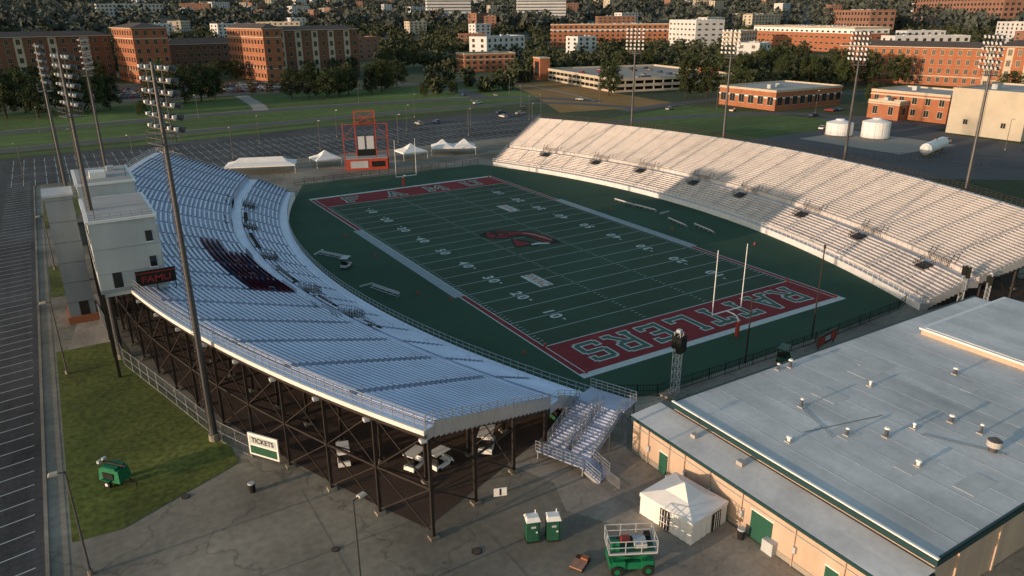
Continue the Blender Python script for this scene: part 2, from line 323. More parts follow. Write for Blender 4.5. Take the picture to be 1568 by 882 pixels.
# ---------------------------------------------------------------- stands
def stand(name,left):
    mb=MB()
    if left:
        fr=lambda t:V((FL(-2+60.5*t),-2+60.5*t,0)); re=lambda t:V((-73.5+.0032*(2.5+76*t-3)**2,2.5+76*t,0)); z0=1.6
        bk,tk='alu_bench','alu_tread'; voms=[(.35),(.02),(-.28),(-.47),(.62)]
    else:
        fr=lambda t:V((FR(1.5+66.5*t),1.5+66.5*t,0)); re=lambda t:V((76-.0033*(1.5+77.5*t-4)**2,1.5+77.5*t,0)); z0=1.15
        bk,tk='alu_bench_suntint','alu_tread_suntint'; voms=[.80,.55,.33,.07,-.15,-.42,-.65,-.88]
    ST=32.5
    def P(t,s,z): p=fr(t).lerp(re(t),s/ST); p.z=z; return p
    rows=[]
    rows.append((0,1.7,z0,False)); s=1.7; z=z0+.35
    for i in range(9): rows.append((s,s+.79,z,True)); s+=.79; z+=.30
    rows.append((s,s+2.0,z,False)); ais=(s,s+2,z); s+=2.0; z+=.75
    nup=26; dz=(11-z)/nup; dd=(31.3-s)/nup
    for i in range(nup): rows.append((s,s+dd,z,True)); s+=dd; z+=dz
    rows.append((s,ST,11.,False))
    NS=18; seg=4; ts=[-1+2*i/(NS*seg) for i in range(NS*seg+1)]
    pz=0
    for ri,(a,b2,z,bench) in enumerate(rows):
        for i in range(len(ts)-1):
            t0,t1=ts[i],ts[i+1]
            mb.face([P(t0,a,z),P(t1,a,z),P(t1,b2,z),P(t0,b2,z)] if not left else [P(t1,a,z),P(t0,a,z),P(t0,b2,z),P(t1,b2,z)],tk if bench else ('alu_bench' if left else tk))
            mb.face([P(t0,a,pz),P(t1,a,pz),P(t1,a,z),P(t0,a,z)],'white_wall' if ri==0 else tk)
        for t in(-1,1):
            mb.face([P(t,a,max(0,z-1.0) if ri else 0),P(t,b2,max(0,z-1.0) if ri else 0),P(t,b2,z),P(t,a,z)],'alu_rail')
        pz=z
        if bench:
            for k in range(NS):
                ta=-1+2*k/NS; tb=-1+2*(k+1)/NS; L=(P(tb,a,0)-P(ta,a,0)).length; g=(.5 if left else .42)/L*(tb-ta)
                if k>0: ta+=g
                if k<NS-1: tb-=g
                parts=[(ta,tb)]
                if 6<=ri<=9:
                    for v in voms:
                        gv=1.9/L*(2/NS); np_=[]
                        for (p0,p1) in parts:
                            if v+gv<=p0 or v-gv>=p1: np_.append((p0,p1)); continue
                            if v-gv-p0>.01: np_.append((p0,v-gv))
                            if p1-v-gv>.01: np_.append((v+gv,p1))
                        parts=np_
                chair=left and 11<=ri<=18 and (-.36<(ta+tb)/2<-.02+(ri-11)*.02)
                h=.43; wdt=.30; e=b2-.42
                for (ta,tb) in parts:
                  for j in range(seg):
                    u0=ta+(tb-ta)*j/seg; u1=ta+(tb-ta)*(j+1)/seg
                    if chair:
                        mseg=5
                        for q in range(mseg):
                            c0=u0+(u1-u0)*(q+.08)/mseg; c1=u0+(u1-u0)*(q+.92)/mseg
                            ck='seat_maroon' if (ri+k+q//3)%5 else 'seat_navy'
                            mb.hexa([P(c0,e,z+.3),P(c1,e,z+.3),P(c1,e+.4,z+.3),P(c0,e+.4,z+.3)],[P(c0,e,z+.45),P(c1,e,z+.45),P(c1,e+.4,z+.9),P(c0,e+.4,z+.9)],ck)
                        continue
                    A=[P(u0,e,z+h),P(u1,e,z+h),P(u1,e+wdt,z+h),P(u0,e+wdt,z+h)]
                    B=[p-V((0,0,.06)) for p in A]
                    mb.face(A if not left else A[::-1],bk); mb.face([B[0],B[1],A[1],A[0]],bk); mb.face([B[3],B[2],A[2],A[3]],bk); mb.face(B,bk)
                    if j%2==0: mb.beam(P(u0,e+.15,z),P(u0,e+.15,z+h-.06),.08,'alu_rail')
            for k in range(1,NS):
                tm=-1+2*k/NS; L=(P(tm+.01,a,0)-P(tm,a,0)).length/.01; g=.42/L
                mb.face([P(tm-g,b2-.36,z+.14),P(tm+g,b2-.36,z+.14),P(tm+g,b2-.01,z+.14),P(tm-g,b2-.01,z+.14)],tk)
                mb.face([P(tm-g,b2-.36,z),P(tm+g,b2-.36,z),P(tm+g,b2-.36,z+.14),P(tm-g,b2-.36,z+.14)],'alu_rail')
                if ri%5==0: mb.beam(P(tm,a+.2,z),P(tm,a+.2,z+.9),.04,'alu_rail'); mb.beam(P(tm,a+.2,z+.9),P(tm,a+1.0,z+1.1),.04,'alu_rail')
    sa,sb,za=ais
    for v in voms:
        L=(P(v+.01,sa,0)-P(v,sa,0)).length/.01; g=1.15/L
        s1=sa-2.3; zl=za-.95
        for sg in(-1,1):
            rail(mb,[P(v+sg*g*1.15,s1,zl+.15),P(v+sg*g*1.15,sa,za)],1.1,'dark_steel',sp=.4,w=.045)
        mb.face([P(v-g,s1,zl+.32),P(v+g,s1,zl+.32),P(v+g,sa-.1,za+.05),P(v-g,sa-.1,za+.05)],'opening_shade')  # dark sheet painted as the shade of an opening
        for q in range(5): # stair treads laid over the painted dark opening
            f=q/5; sq=s1+(sa-s1)*f; mb.face([P(v-g*.9,sq,zl+.35+(za-zl-.25)*f),P(v+g*.9,sq,zl+.35+(za-zl-.25)*f),P(v+g*.9,sq+.18,zl+.36+(za-zl-.25)*f),P(v-g*.9,sq+.18,zl+.36+(za-zl-.25)*f)],'alu_rail')
        rail(mb,[P(v-g*1.15,s1,zl+.15),P(v+g*1.15,s1,zl+.15)],1.1,'dark_steel',sp=.4,w=.045)
        rail(mb,[P(v-g*2.2,sb-.15,za),P(v+g*2.2,sb-.15,za)],1.2,'dark_steel',sp=.4,w=.045)
        for dt in (-2.6,-1.7,1.7,2.6):
            mb.beam(P(v+g*dt,sb-.1,za),P(v+g*dt,sb+1.2,za+1.9),.08,'dark_steel')
    if left:
        for v0,v1 in((.42,.52),(.10,.27),(-.22,-.07),(-.42,-.33),(-.58,-.52)):
            m=6
            for q in range(m):
                c0=v0+(v1-v0)*q/m; c1=v0+(v1-v0)*(q+1)/m
                mb.face([P(c1,sa-1.15,za-.0),P(c0,sa-1.15,za-.0),P(c0,sa-.15,za+.05),P(c1,sa-.15,za+.05)],'opening_shade')  # dark strip painted as shade in the aisle slot
            rail(mb,[P(v0+(v1-v0)*q/6,sa-.05,za) for q in range(7)],1.0,'alu_rail',sp=1.,w=.05)
    n=len(ts)
    rail(mb,[P(t,.06,z0) for t in ts[::2]],1.05,'alu_rail' if left else 'white_paint',sp=1.2,w=.055)
    rail(mb,[P(t,sb-.06,za) for t in ts[::2]],.9,'alu_rail',sp=1.6,w=.045,mids=())
    rt=[P(t,ST-.05,11.) for t in ts[::2]]
    rail(mb,rt,1.35,'alu_rail' if left else 'dark_steel',sp=1.25,w=.06 if left else .08,mids=(.33,.66))
    for t in(-1,1):
        tt=t*.9985
        rail(mb,[P(tt,0,z0),P(tt,1.7,z0+.1),P(tt,sa,za-.1),P(tt,sb,za)],1.1,'alu_rail',sp=1.3,w=.05,mids=(.33,.66))
        rail(mb,[P(tt,sb,za+.2),P(tt,31.3,11.),P(tt,ST-.05,11.)],1.15,'alu_rail',sp=1.3,w=.05,mids=(.33,.66))
        for (q0,y0,q1,y1) in((1.7,z0,sa,za),(sb,za+.5,31.3,10.9)):
            mb.face([P(t*1.0003,q0,y0-.8),P(t*1.0003,q1,y1-.8),P(t*1.0003,q1,y1+.5),P(t*1.0003,q0,y0+.5)],'alu_rail')
    for i in range(0,n-1):
        t0,t1=ts[i],ts[i+1]
        mb.hexa([P(t0,ST-.02,10.6),P(t1,ST-.02,10.6),P(t1,ST+.25,10.6),P(t0,ST+.25,10.6)],[P(t0,ST-.02,11.02),P(t1,ST-.02,11.02),P(t1,ST+.25,11.02),P(t0,ST+.25,11.02)],'white_wall')
        mb.hexa([P(t0,ST-.3,10.2),P(t1,ST-.3,10.2),P(t1,ST+.1,10.2),P(t0,ST+.1,10.2)],[P(t0,ST-.3,10.59),P(t1,ST-.3,10.59),P(t1,ST+.1,10.59),P(t0,ST+.1,10.59)],'dark_steel')
    def zu(s):
        for a,b2,z,_ in rows:
            if a<=s<=b2: return z-.25
        return 10.7
    NC=26
    cs=[31.8,25,18,11.5]
    for i in range(NC+1):
        t=-1+2*i/NC; t=max(-.997,min(.997,t))
        for s in cs: 
            mb.beam(P(t,s,0),P(t,s,zu(s)-.3),.28,'dark_steel')
            mb.box(-.4,.4,-.4,.4,0,.25,'concrete',0,(P(t,s,0).x,P(t,s,0).y))
        pr=None
        for s in (1.8,8.5,10.8,ST): 
            p=P(t,s,zu(s)-.35)
            if pr is not None: mb.beam(pr,p,.35,'dark_steel')
            pr=p
        mb.beam(P(t,31.8,5),P(t,18,5),.16,'dark_steel')
        mb.beam(P(t,31.8,5),P(t,25,.4),.12,'dark_steel'); mb.beam(P(t,25,5),P(t,31.8,9.8),.12,'dark_steel'); mb.beam(P(t,25,5),P(t,18,.4),.12,'dark_steel')
        if left: mb.box(-.25,.25,-.25,.25,9.9,10.18,'lamp_glass',0,(P(t,ST+.1,0).x,P(t,ST+.1,0).y))
        if i<NC:
            t2=min(.997,-1+2*(i+1)/NC)
            for s in (31.8,18):
                zt=zu(s)-.5; mb.beam(P(t,s,zt),P(t2,s,zt),.25,'dark_steel'); 
                if s>30: mb.beam(P(t,s,5),P(t2,s,5),.2,'dark_steel')
                if s>30 or i%2==0:
                    mb.beam(P(t,s,.5),P(t2,s,5 if s>30 else zt),.1,'dark_steel'); mb.beam(P(t2,s,.5),P(t,s,5 if s>30 else zt),.1,'dark_steel')
                    if s>30: mb.beam(P(t,s,5),P(t2,s,zt),.1,'dark_steel'); mb.beam(P(t2,s,5),P(t,s,zt),.1,'dark_steel')
    o=mb.obj(name); return P
PL=stand('home_grandstand',True)
PR=stand('visitor_grandstand',False)
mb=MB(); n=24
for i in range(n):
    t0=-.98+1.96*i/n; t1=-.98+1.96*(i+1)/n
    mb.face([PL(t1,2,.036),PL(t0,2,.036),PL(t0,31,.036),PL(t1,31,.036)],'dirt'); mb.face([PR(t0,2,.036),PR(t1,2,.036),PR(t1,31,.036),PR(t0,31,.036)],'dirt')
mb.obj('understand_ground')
def wallrun(mb,P,t0,t1,s,z0,z1,k,n=8,th=.2):
    for i in range(n):
        a=t0+(t1-t0)*i/n; b=t0+(t1-t0)*(i+1)/n
        mb.hexa([P(a,s,z0),P(b,s,z0),P(b,s+th,z0),P(a,s+th,z0)],[P(a,s,z1),P(b,s,z1),P(b,s+th,z1),P(a,s+th,z1)],k)
mb=MB(); wallrun(mb,PL,-.55,.95,15,0,4.2,'brick_dark',16,.3)
for i in range(14):
    t=-.5+i*.1
    mb.hexa([PL(t,15.33,0.05),PL(t+.03,15.33,.05),PL(t+.03,15.4,.05),PL(t,15.4,.05)],[PL(t,15.33,2.3),PL(t+.03,15.33,2.3),PL(t+.03,15.4,2.3),PL(t,15.4,2.3)],'pb_wall' if i%3 else 'door_green')
mb.obj('concession_building')
def fence(name,pts,h,k='alu_rail',sp=2.6,pick=.28):
    mb=MB(); pts=[V((p[0],p[1],0)) for p in pts]
    for a,b in zip(pts[:-1],pts[1:]):
        L=(b-a).length; n=max(1,round(L/sp))
        for i in range(n+1): mb.cyl(a.lerp(b,i/n),a.lerp(b,i/n)+V((0,0,h+.1)),.045,.045,k,6)
        for f in(.05,.5,1): mb.beam(a+V((0,0,h*f)),b+V((0,0,h*f)),.05,k)
        m=max(1,int(L/pick))
        for i in range(m):
            p=a.lerp(b,(i+.5)/m); mb.beam(p+V((0,0,.05)),p+V((0,0,h)),.03,k)
    return mb.obj(name)
fence('chain_link_fence',[(-76.5,12),(-74.6,-6),(-73.4,-21.7),(-70.1,-34),(-66.6,-47.5),(-64.6,-52)],2.4,'alu_rail')
fence('field_fence',[(-27,-60.6),(-21,-64.2),(-10,-64.4),(10,-64.2),(28,-63.2),(31,-62.4)],1.5,'black_net',pick=.35)
fence('field_fence',[(-24,73.5),(0,73.6),(31,72.6)],1.5,'black_net',pick=.5)
# ---------------------------------------------------------------- press box
mb=MB()
mb.box(-74.4,-67.2,-25,-11.5,11.05,19.7,'pb_wall'); mb.box(-74.0,-67.4,-11.5,-4,11.05,17.8,'pb_wall'); mb.box(-74.4,-67.2,-4,8.5,11.05,20.2,'pb_wall')
for (y0,y1,z) in((-25,-11.5,19.7),(-4,8.5,20.2)):
    mb.box(-74.6,-67.0,y0-.2,y1+.2,z,z+.3,'white_paint'); mb.box(-74.2,-67.4,y0+.2,y1-.2,z+.3,z+.36,'roof_light')
    mb.box(-67.2,-67.12,y0+.5,y1-.5,z-3.0,z-1.2,'glass'); mb.box(-67.2,-67.12,y0+.5,y1-.5,z-6.3,z-4.5,'glass')
    k=int((y1-y0)/1.6)
    for i in range(k+1):
        y=y0+.5+(y1-y0-1)*i/k; mb.box(-67.12,-67.02,y-.06,y+.06,z-6.4,z-1.1,'white_paint')
    for i in range(5):
        y=y0+1+(y1-y0-3)*i/4; mb.box(-74.47,-74.4,y,y+1.0,z-2.6,z-1.4,'glass'); mb.box(-74.47,-74.4,y,y+1.0,z-6,z-4.8,'glass')
for (x,z) in((-68.6,16.8),(-68.6,13.6)): mb.box(x,x+.75,-25.06,-25,z,z+1.3,'glass'); mb.box(x-.08,x+.83,-25.04,-25,z-.12,z-.02,'white_paint')
for z in(13.9,16.9): mb.box(-74.4,-67.2,-25.03,-25,z-.45,z-.4,'tower_wall')
mb.box(-72.9,-71.9,-25.06,-25,11.6,13.5,'glass'); mb.box(-74.43,-67.17,-25.05,8.53,11.05,11.5,'tower_wall')
mb.box(-73,-70,-9.8,-7.2,17.8,19.1,'white_paint'); mb.box(-72.4,-69.8,-6.6,-4.8,17.8,18.8,'pb_wall'); mb.box(-71.5,-69.2,-11.2,-10.3,17.8,18.6,'dark_steel')
mb.box(-72.5,-70.5,-1,1.5,20.56,21.4,'white_paint'); mb.box(-70,-69,4,5.4,20.56,21.2,'pb_wall')
for x,y,h in((-73.5,-24,3.2),(-68,-2,2.5),(-71,7,3.5)): mb.cyl((x,y,19.9),(x,y,20.3+h),.04,.03,'dark_steel',6)
rail(mb,[(-74.2,-24.8,20.0),(-67.4,-24.8,20.0)],.7,'alu_rail',sp=1.2,w=.05)
for y in(-25,-18,-11.5,-4,2,8.5): mb.beam((-74.3,y,0),(-74.3,y,11.05),.35,'dark_steel')
mb.box(-74.4,-67,-24.95,8.45,10.6,11.04,'pb_wall')
mb.box(-70.6,-66.2,-26.9,-26.7,11.9,13.7,'logo_black'); mb.box(-70.6,-66.2,-26.94,-26.9,13.35,13.5,'red_turf')
puttext(mb,'FAMU',(-68.4,-26.96,12.6),(1,0,0),(0,0,1),1.1,'red_turf',1.15)
for x in(-70.5,-68.4,-66.3): mb.beam((x,-26.6,11),(x,-26.6,13.7),.1,'dark_steel')
mb.obj('press_box')
mb=MB()
mb.box(-78.6,-75.2,-2.2,3.2,.6,18.8,'tower_wall'); mb.box(-78.9,-74.9,-2.5,3.5,0,1.1,'brick'); mb.box(-78.8,-75.0,-2.4,3.4,18.8,19.1,'pb_wall')
for i in range(6): mb.box(-78.62,-75.18,-2.22,3.22,3.0*i+3.2,3.0*i+3.25,'pole_steel')
mb.box(-75.2,-74.4,-.6,1.6,11,14,'tower_wall'); mb.box(-77.2,-76,-2.26,-2.2,1.1,3.2,'dark_steel')
mb.obj('elevator_tower')
# ---------------------------------------------------------------- floodlight towers
def flood():
    mb=MB(); H=39.
    mb.cyl((0,0,0),(0,0,.8),.55,.55,'concrete',12); mb.cyl((0,0,.8),(0,0,H-.5),.38,.16,'pole_steel',12)
    for i in range(6):
        z=32.6+i*1.05; w=2.5
        mb.beam((.15,-w,z),(.15,w,z),.14,'pole_steel')
        for j in range(5):
            y=-w+.15+j*(2*w-.3)/4
            mb.beam((.15,y,z),(.3,y,z+.15),.07,'pole_steel')
            mb.cyl((.25,y,z+.3),(.75,y,z+.08),.14,.34,'pole_steel',10); mb.cyl((.751,y,z+.079),(.775,y,z+.07),.32,.32,'lamp_glass',10)
            mb.box(-.12,.2,y-.12,y+.12,z+.1,z+.36,'lamp_glass')
    for y in(-1.4,1.4): mb.beam((.1,y,32.4),(.1,y,38),.1,'pole_steel')
    mb.box(-.9,.9,-1.4,1.4,31.3,31.38,'pole_steel'); rail(mb,[(-.9,-1.4,31.4),(.9,-1.4,31.4),(.9,1.4,31.4),(-.9,1.4,31.4),(-.9,-1.4,31.4)],1.0,'pole_steel',sp=.8,w=.05)
    for i in range(60): mb.beam((-.45,-.18,2+.5*i),(-.45,.18,2+.5*i),.03,'pole_steel')
    mb.beam((-.45,-.18,1.8),(-.35,-.18,32),.035,'pole_steel'); mb.beam((-.45,.18,1.8),(-.35,.18,32),.035,'pole_steel')
    return mb
f0=flood().obj('floodlight_tower',(-67.2,-46.5,0),math.radians(20))
for x,y,a in((-73.6,-19,16),(-75.6,18.5,5),(-67.9,51,-15),(71.5,51,215),(75.6,18.5,190),(76.2,-17.5,168),(70.4,-48,150)):
    inst('floodlight_tower',f0,(x,y,0),math.radians(a))
def goal(y,s):
    mb=MB()
    mb.cyl((0,s*2.2,0),(0,s*2.2,2.2),.3,.3,'orange_red',12); mb.cyl((0,s*2.2,2.2),(0,s*2.2,2.5),.1,.1,'white_paint')
    pts=[(0,s*2.2,2.45),(0,s*1.9,2.85),(0,s*1.2,3.02),(0,0,3.05)]
    for a,b in zip(pts[:-1],pts[1:]): mb.cyl(a,b,.1,.1,'white_paint',8)
    mb.cyl((-2.82,0,3.05),(2.82,0,3.05),.09,.09,'white_paint',8)
    for x in(-2.82,2.82): mb.cyl((x,0,3.0),(x,0,12.4),.07,.05,'white_paint',8)
    mb.obj('goal_post',(0,y,.04))
goal(-54.9,-1); goal(54.9,1)
# ---------------------------------------------------------------- gym
mb=MB()
x0,x1,y0,y1=-27.4,28.5,-100.5,-73.
mb.box(x0+.25,x1-.25,y0+.25,y1-.25,0,4.75,'gym_wall')
mb.box(x0,x1,y0,y1,4.75,5.25,'teal'); mb.box(x0+.12,x1-.12,y0+.12,y1-.12,5.25,5.32,'gym_roof')
mb.box(x0+.02,x0+.26,y0+.02,y1-.02,5.32,5.45,'white_paint'); mb.box(x0+.26,x1,y1-.22,y1-.02,5.32,5.42,'teal'); mb.box(x0+.26,9.5,y0+.02,y0+.2,5.32,5.42,'teal')
for i in range(13): 
    xx=x0+3+i*3.05
    if xx<9.5: mb.box(xx,xx+.07,y0+.3,y1-.3,5.32,5.332,'roof_seam')
random.seed(3)
for i in range(9):
    cx_,cy_=x0+2+random.random()*32,y0+3+random.random()*21; r_,q_=.6+random.random()*1.4,.4+random.random()
    mb.box(cx_-r_,cx_+r_,cy_-q_,cy_+q_,5.32,5.336+i*.0015,'roof_patch')
random.seed(7)
mb.box(-31.05,x0-.02,y0+.3,-71.6,0,3.9,'gym_wall')
mb.face([(-31.35,y0,4.2),(x0+.0,y0,4.5),(x0+.0,-71.4,4.5),(-31.35,-71.4,4.2)],'gym_roof'); mb.box(-31.4,-31.2,y0,-71.4,3.85,4.18,'teal'); mb.box(-31.4,x0,-71.55,-71.35,3.9,4.2,'teal'); mb.box(-31.4,x0,y0-.05,y0+.2,3.85,4.2,'teal')
mb.box(-31.2,x0,y0+.2,-71.55,3.9,4.1,'gym_wall')
mb.box(x0-.2,x0,-73,-71.5,0,4.4,'gym_wall')
mb.box(10,x1+.6,-99.5,-76.6,5.32,5.95,'gym_wall'); mb.box(9.8,x1+.8,-99.7,-76.4,5.95,6.15,'white_paint'); mb.box(10.3,x1+.3,-99.2,-76.9,6.15,6.2,'gym_roof')
for i,(vx,vy) in enumerate([(-7.4,-81.6),(2.8,-84.8),(-17.2,-80.7),(-23.5,-84.3),(-18,-86.4),(-15.2,-88.5),(-11.6,-89),(-7.5,-90.2),(-7.2,-92.8),(-17.2,-92.8),(-12.5,-73.9),(-10.9,-74.2)]):
    h=.45+.2*(i%3); r=.10+.05*(i%2)
    mb.cyl((vx,vy,5.32),(vx,vy,5.32+h),r,r,'pole_steel' if i%3 else 'white_paint',10); mb.cyl((vx,vy,5.32+h),(vx,vy,5.47+h),r*1.9,r*1.3,'white_paint',10)
    mb.box(vx-.3,vx+.3,vy-.3,vy+.3,5.32,5.42,'roof_light')
mb.cyl((-9.4,-95,5.32),(-9.4,-95,5.9),.35,.35,'pole_steel',14); mb.cyl((-9.4,-95,5.9),(-9.4,-95,6.45),.62,.62,'roof_light',16); mb.cyl((-9.4,-95,6.45),(-9.4,-95,6.7),.62,.2,'pole_steel',16)
mb.box(-29.2,-28.6,-84,-83.3,4.4,4.8,'roof_light'); mb.box(-29.4,-28.8,-78.4,-77.8,4.4,4.75,'roof_light')
for a,b in(((-17.2,-80.7,5.37),(-19.5,-86,5.37)),((-12,-90,5.37),(-9,-96,5.37)),((-21,-84,5.37),(-12,-86,5.37))): mb.cyl(a,b,.025,.025,'pole_steel',6)
for yy,w,h,k in((-76.2,1.1,2.2,'door_green'),(-88.2,2.2,2.7,'door_green'),(-95,1.1,2.2,'door_green')):
    mb.box(-31.13,-31.04,yy-w/2,yy+w/2,.02,h,k); mb.box(-31.12,-31.03,yy-w/2-.12,yy+w/2+.12,h,h+.12,'white_paint')
for yy in(-74,-79,-82.2,-86,-91.5,-96): mb.cyl((-31.15,yy,0),(-31.15,yy,3.9),.06,.06,'gym_wall',8); mb.box(-31.3,-31.05,yy-.3,yy-.05,1.4,2.0,'pb_wall')
mb.cyl((-31.12,-71.8,3.1),(-31.12,-100,3.1),.035,.035,'pb_wall',6)
mb.box(-31.09,-31.05,-100,-71.7,0,.5,'pale_concrete')
for yy in(-80,-90): mb.box(-31.7,-31.06,yy,yy+1.1,.0,1.2,'pb_wall')
for xx in range(-24,28,6): mb.box(xx,xx+.35,y0+.12,y0+.26,0,4.75,'gym_wall')
mb.obj('gymnasium')
# ---------------------------------------------------------------- stair structure at near end
mb=MB()
def flight(a,b,w,perp,n=16):
    a=V(a);b=V(b);p=V(perp).normalized()*w/2
    for i in range(n):
        q=a.lerp(b,i/n); q2=a.lerp(b,(i+1)/n); 
        T=[V((q.x,q.y,q.z))-p,V((q2.x,q2.y,q.z))-p,V((q2.x,q2.y,q.z))+p,V((q.x,q.y,q.z))+p]; B=[v-V((0,0,.2)) for v in T]; mb.hexa(B,T,'alu_tread')
    for sg in(-1,1): 
        rail(mb,[a+p*sg,b+p*sg],1.1,'alu_rail',sp=1.0,w=.06,mids=(.33,.66)); mb.beam(a+p*sg-V((0,0,.25)),b+p*sg-V((0,0,.25)),.3,'alu_rail')
dr=(PL(-1,10,0)-PL(-1,1,0)).normalized(); pe=V((-dr.y,dr.x,0)); 
if pe.y>0: pe=-pe
o1=PL(-1,4.6,0)+pe*.25
def Q(u,v,z): p=o1+dr*u+pe*v; return (p.x,p.y,z)
zt=3.4
mb.hexa([Q(-2.6,0,zt-.15),Q(0.2,0,zt-.15),Q(.2,5.6,zt-.15),Q(-2.6,5.6,zt-.15)],[Q(-2.6,0,zt),Q(.2,0,zt),Q(.2,5.6,zt),Q(-2.6,5.6,zt)],'alu_tread')
flight(Q(.2,1.3,zt),Q(6.4,1.3,1.1),2.2,pe); flight(Q(.2,4.2,zt),Q(6.4,4.2,1.1),2.2,pe)
mb.hexa([Q(6.4,0,.9),Q(8.4,0,.9),Q(8.4,5.6,.9),Q(6.4,5.6,.9)],[Q(6.4,0,1.05),Q(8.4,0,1.05),Q(8.4,5.6,1.05),Q(6.4,5.6,1.05)],'alu_tread')
rail(mb,[Q(8.4,0,1.05),Q(8.4,5.6,1.05)],1.1,'alu_rail',sp=.5,w=.05,mids=(.33,.66)); rail(mb,[Q(-2.6,0,zt),Q(-2.6,5.6,zt),Q(.2,5.6,zt)],1.1,'alu_rail',sp=.7,w=.05,mids=(.33,.66))
flight(Q(7.4,5.6,1.0),Q(7.4,7.4,.1),1.9,dr,6)
for u,v,z in((-2.5,.2,zt),(-2.5,5.4,zt),(0,5.4,zt),(0,.2,zt),(3,5.4,2.2),(3,.2,2.2),(6.2,5.4,1),(8.2,5.4,1),(8.2,.2,1)): mb.beam(Q(u,v,0),Q(u,v,z-.1),.16,'alu_rail')
mb.beam(Q(-2.5,5.4,.2),Q(0,5.4,3.2),.08,'alu_rail'); mb.beam(Q(0,5.4,.2),Q(-2.5,5.4,3.2),.08,'alu_rail')
mb.obj('access_stairs')
# ---------------------------------------------------------------- small near objects
def potty():
    mb=MB(); mb.box(-.56,.56,-.56,.56,.12,2.1,'green_potty'); mb.box(-.6,.6,-.6,.6,0,.12,'rubber')
    mb.box(-.42,.42,-.6,-.56,.2,2.0,'door_green'); mb.box(.2,.34,-.63,-.6,1.0,1.15,'white_paint'); mb.box(-.2,.2,-.615,-.6,1.5,1.7,'pb_wall')
    for s in(-1,1): mb.box(-.3,.3,.56*s if s>0 else -.575,.575 if s>0 else -.56,1.75,1.95,'rubber')
    b=[(-.62,-.62,2.1),(.62,-.62,2.1),(.62,.62,2.1),(-.62,.62,2.1)]; t=[(-.5,-.35,2.4),(.5,-.35,2.4),(.5,.35,2.4),(-.5,.35,2.4)]; mb.hexa(b,t,'white_paint')
    mb.cyl((.35,.3,2.3),(.35,.3,2.7),.05,.05,'white_paint',8)
    return mb
p0=potty().obj('portable_toilet',(-47.2,-77.6,.03),math.radians(-20)); inst('portable_toilet',p0,(-45.6,-78.4,.03),math.radians(-24))
def tent(name,x,y,w,d,h,hp,rot,walls=True,peaks=1,ridge=False):
    mb=MB()
    for a in(-1,1):
        for b in(-1,1): mb.cyl((a*w/2,b*d/2,0),(a*w/2,b*d/2,h),.05,.05,'white_paint',6)
    pw=w/peaks
    for q in range(peaks):
        cx=-w/2+pw*(q+.5); B=[(cx-pw/2-.1,-d/2-.1,h),(cx+pw/2+.1,-d/2-.1,h),(cx+pw/2+.1,d/2+.1,h),(cx-pw/2-.1,d/2+.1,h)]
        m=.45; zm=h+(hp-h)*.38
        rl=(pw/2-d/2*.9) if ridge else 0.12
        rl=max(rl,.12)
        Cc=[(cx-pw/2*m-(rl*.5 if ridge else 0),-d/2*m,zm),(cx+pw/2*m+(rl*.5 if ridge else 0),-d/2*m,zm),(cx+pw/2*m+(rl*.5 if ridge else 0),d/2*m,zm),(cx-pw/2*m-(rl*.5 if ridge else 0),d/2*m,zm)]
        T=[(cx-rl,-.08,hp),(cx+rl,-.08,hp),(cx+rl,.08,hp),(cx-rl,.08,hp)]
        for i in range(4):
            j=(i+1)%4; mb.face([B[i],B[j],Cc[j],Cc[i]],'canvas'); mb.face([Cc[i],Cc[j],T[j],T[i]],'canvas')
            a,b2=V(B[i]),V(B[j]); mb.face([a-V((0,0,.35)),b2-V((0,0,.35)),b2,a],'canvas')
        mb.face(T,'canvas')
    if walls:
        for (ax,ay,bx,by) in((-w/2,-d/2,w/2,-d/2),(w/2,-d/2,w/2,d/2),(w/2,d/2,-w/2,d/2),(-w/2,d/2,-w/2,-d/2)):
            n=max(2,int(math.hypot(bx-ax,by-ay)/.35)); nx,ny=(by-ay),-(bx-ax); l=math.hypot(nx,ny); nx/=l;ny/=l
            pr=None
            for i in range(n+1):
                f=i/n; o=.05*(i%2)+.03*random.random(); p=(ax+(bx-ax)*f+nx*o,ay+(by-ay)*f+ny*o)
                if pr: mb.face([(*pr,0.02),(*p,.02),(*p,h),(*pr,h)],'canvas')
                pr=p
        mb.box(-w/2-.16,-w/2-.09,-.5,.5,.1,2.0,'dark_steel'); 
        for q in(-.3,0,.3): mb.box(-w/2-.19,-w/2-.16,q-.03,q+.03,.1,2,'canvas')
        for q in(.7,1.3): mb.box(-w/2-.19,-w/2-.16,-.5,.5,q-.03,q+.03,'canvas')
        mb.box(.3,1.4,-d/2-.18,-d/2-.09,.1,1.9,'dark_steel')
        for q in(.55,.85,1.15): mb.box(q-.03,q+.03,-d/2-.21,-d/2-.18,.1,1.9,'canvas')
    return mb.obj(name,(x,y,.03),rot)
tent('event_tent',-34.3,-82.3,4.8,5.6,2.2,3.7,math.radians(8))
tent('event_tent',-26.5,97,19,8,2.4,4.2,math.radians(-20),False,1,True)
tent('event_tent',-8,96,7.5,7,2.4,4.6,0,False); tent('event_tent',18.4,93,8,7,2.4,4.6,0,False); tent('event_tent',33.5,93.5,14,7,2.4,4.6,math.radians(-25),False,2)
mb=MB()
mb.box(-1.5,1.5,-.85,.85,.45,1.0,'green_paint'); mb.box(-1.35,-.5,-.95,.95,.55,1.15,'green_paint'); mb.box(.6,1.4,-.95,.95,.55,1.15,'green_paint')
for x in(-1.05,1.05):
    for s in(-1,1): mb.cyl((x,s*.78,.42),(x,s*1.05,.42),.42,.42,'rubber',16); mb.cyl((x,s*1.05,.42),(x,s*1.07,.42),.2,.2,'green_paint',12)
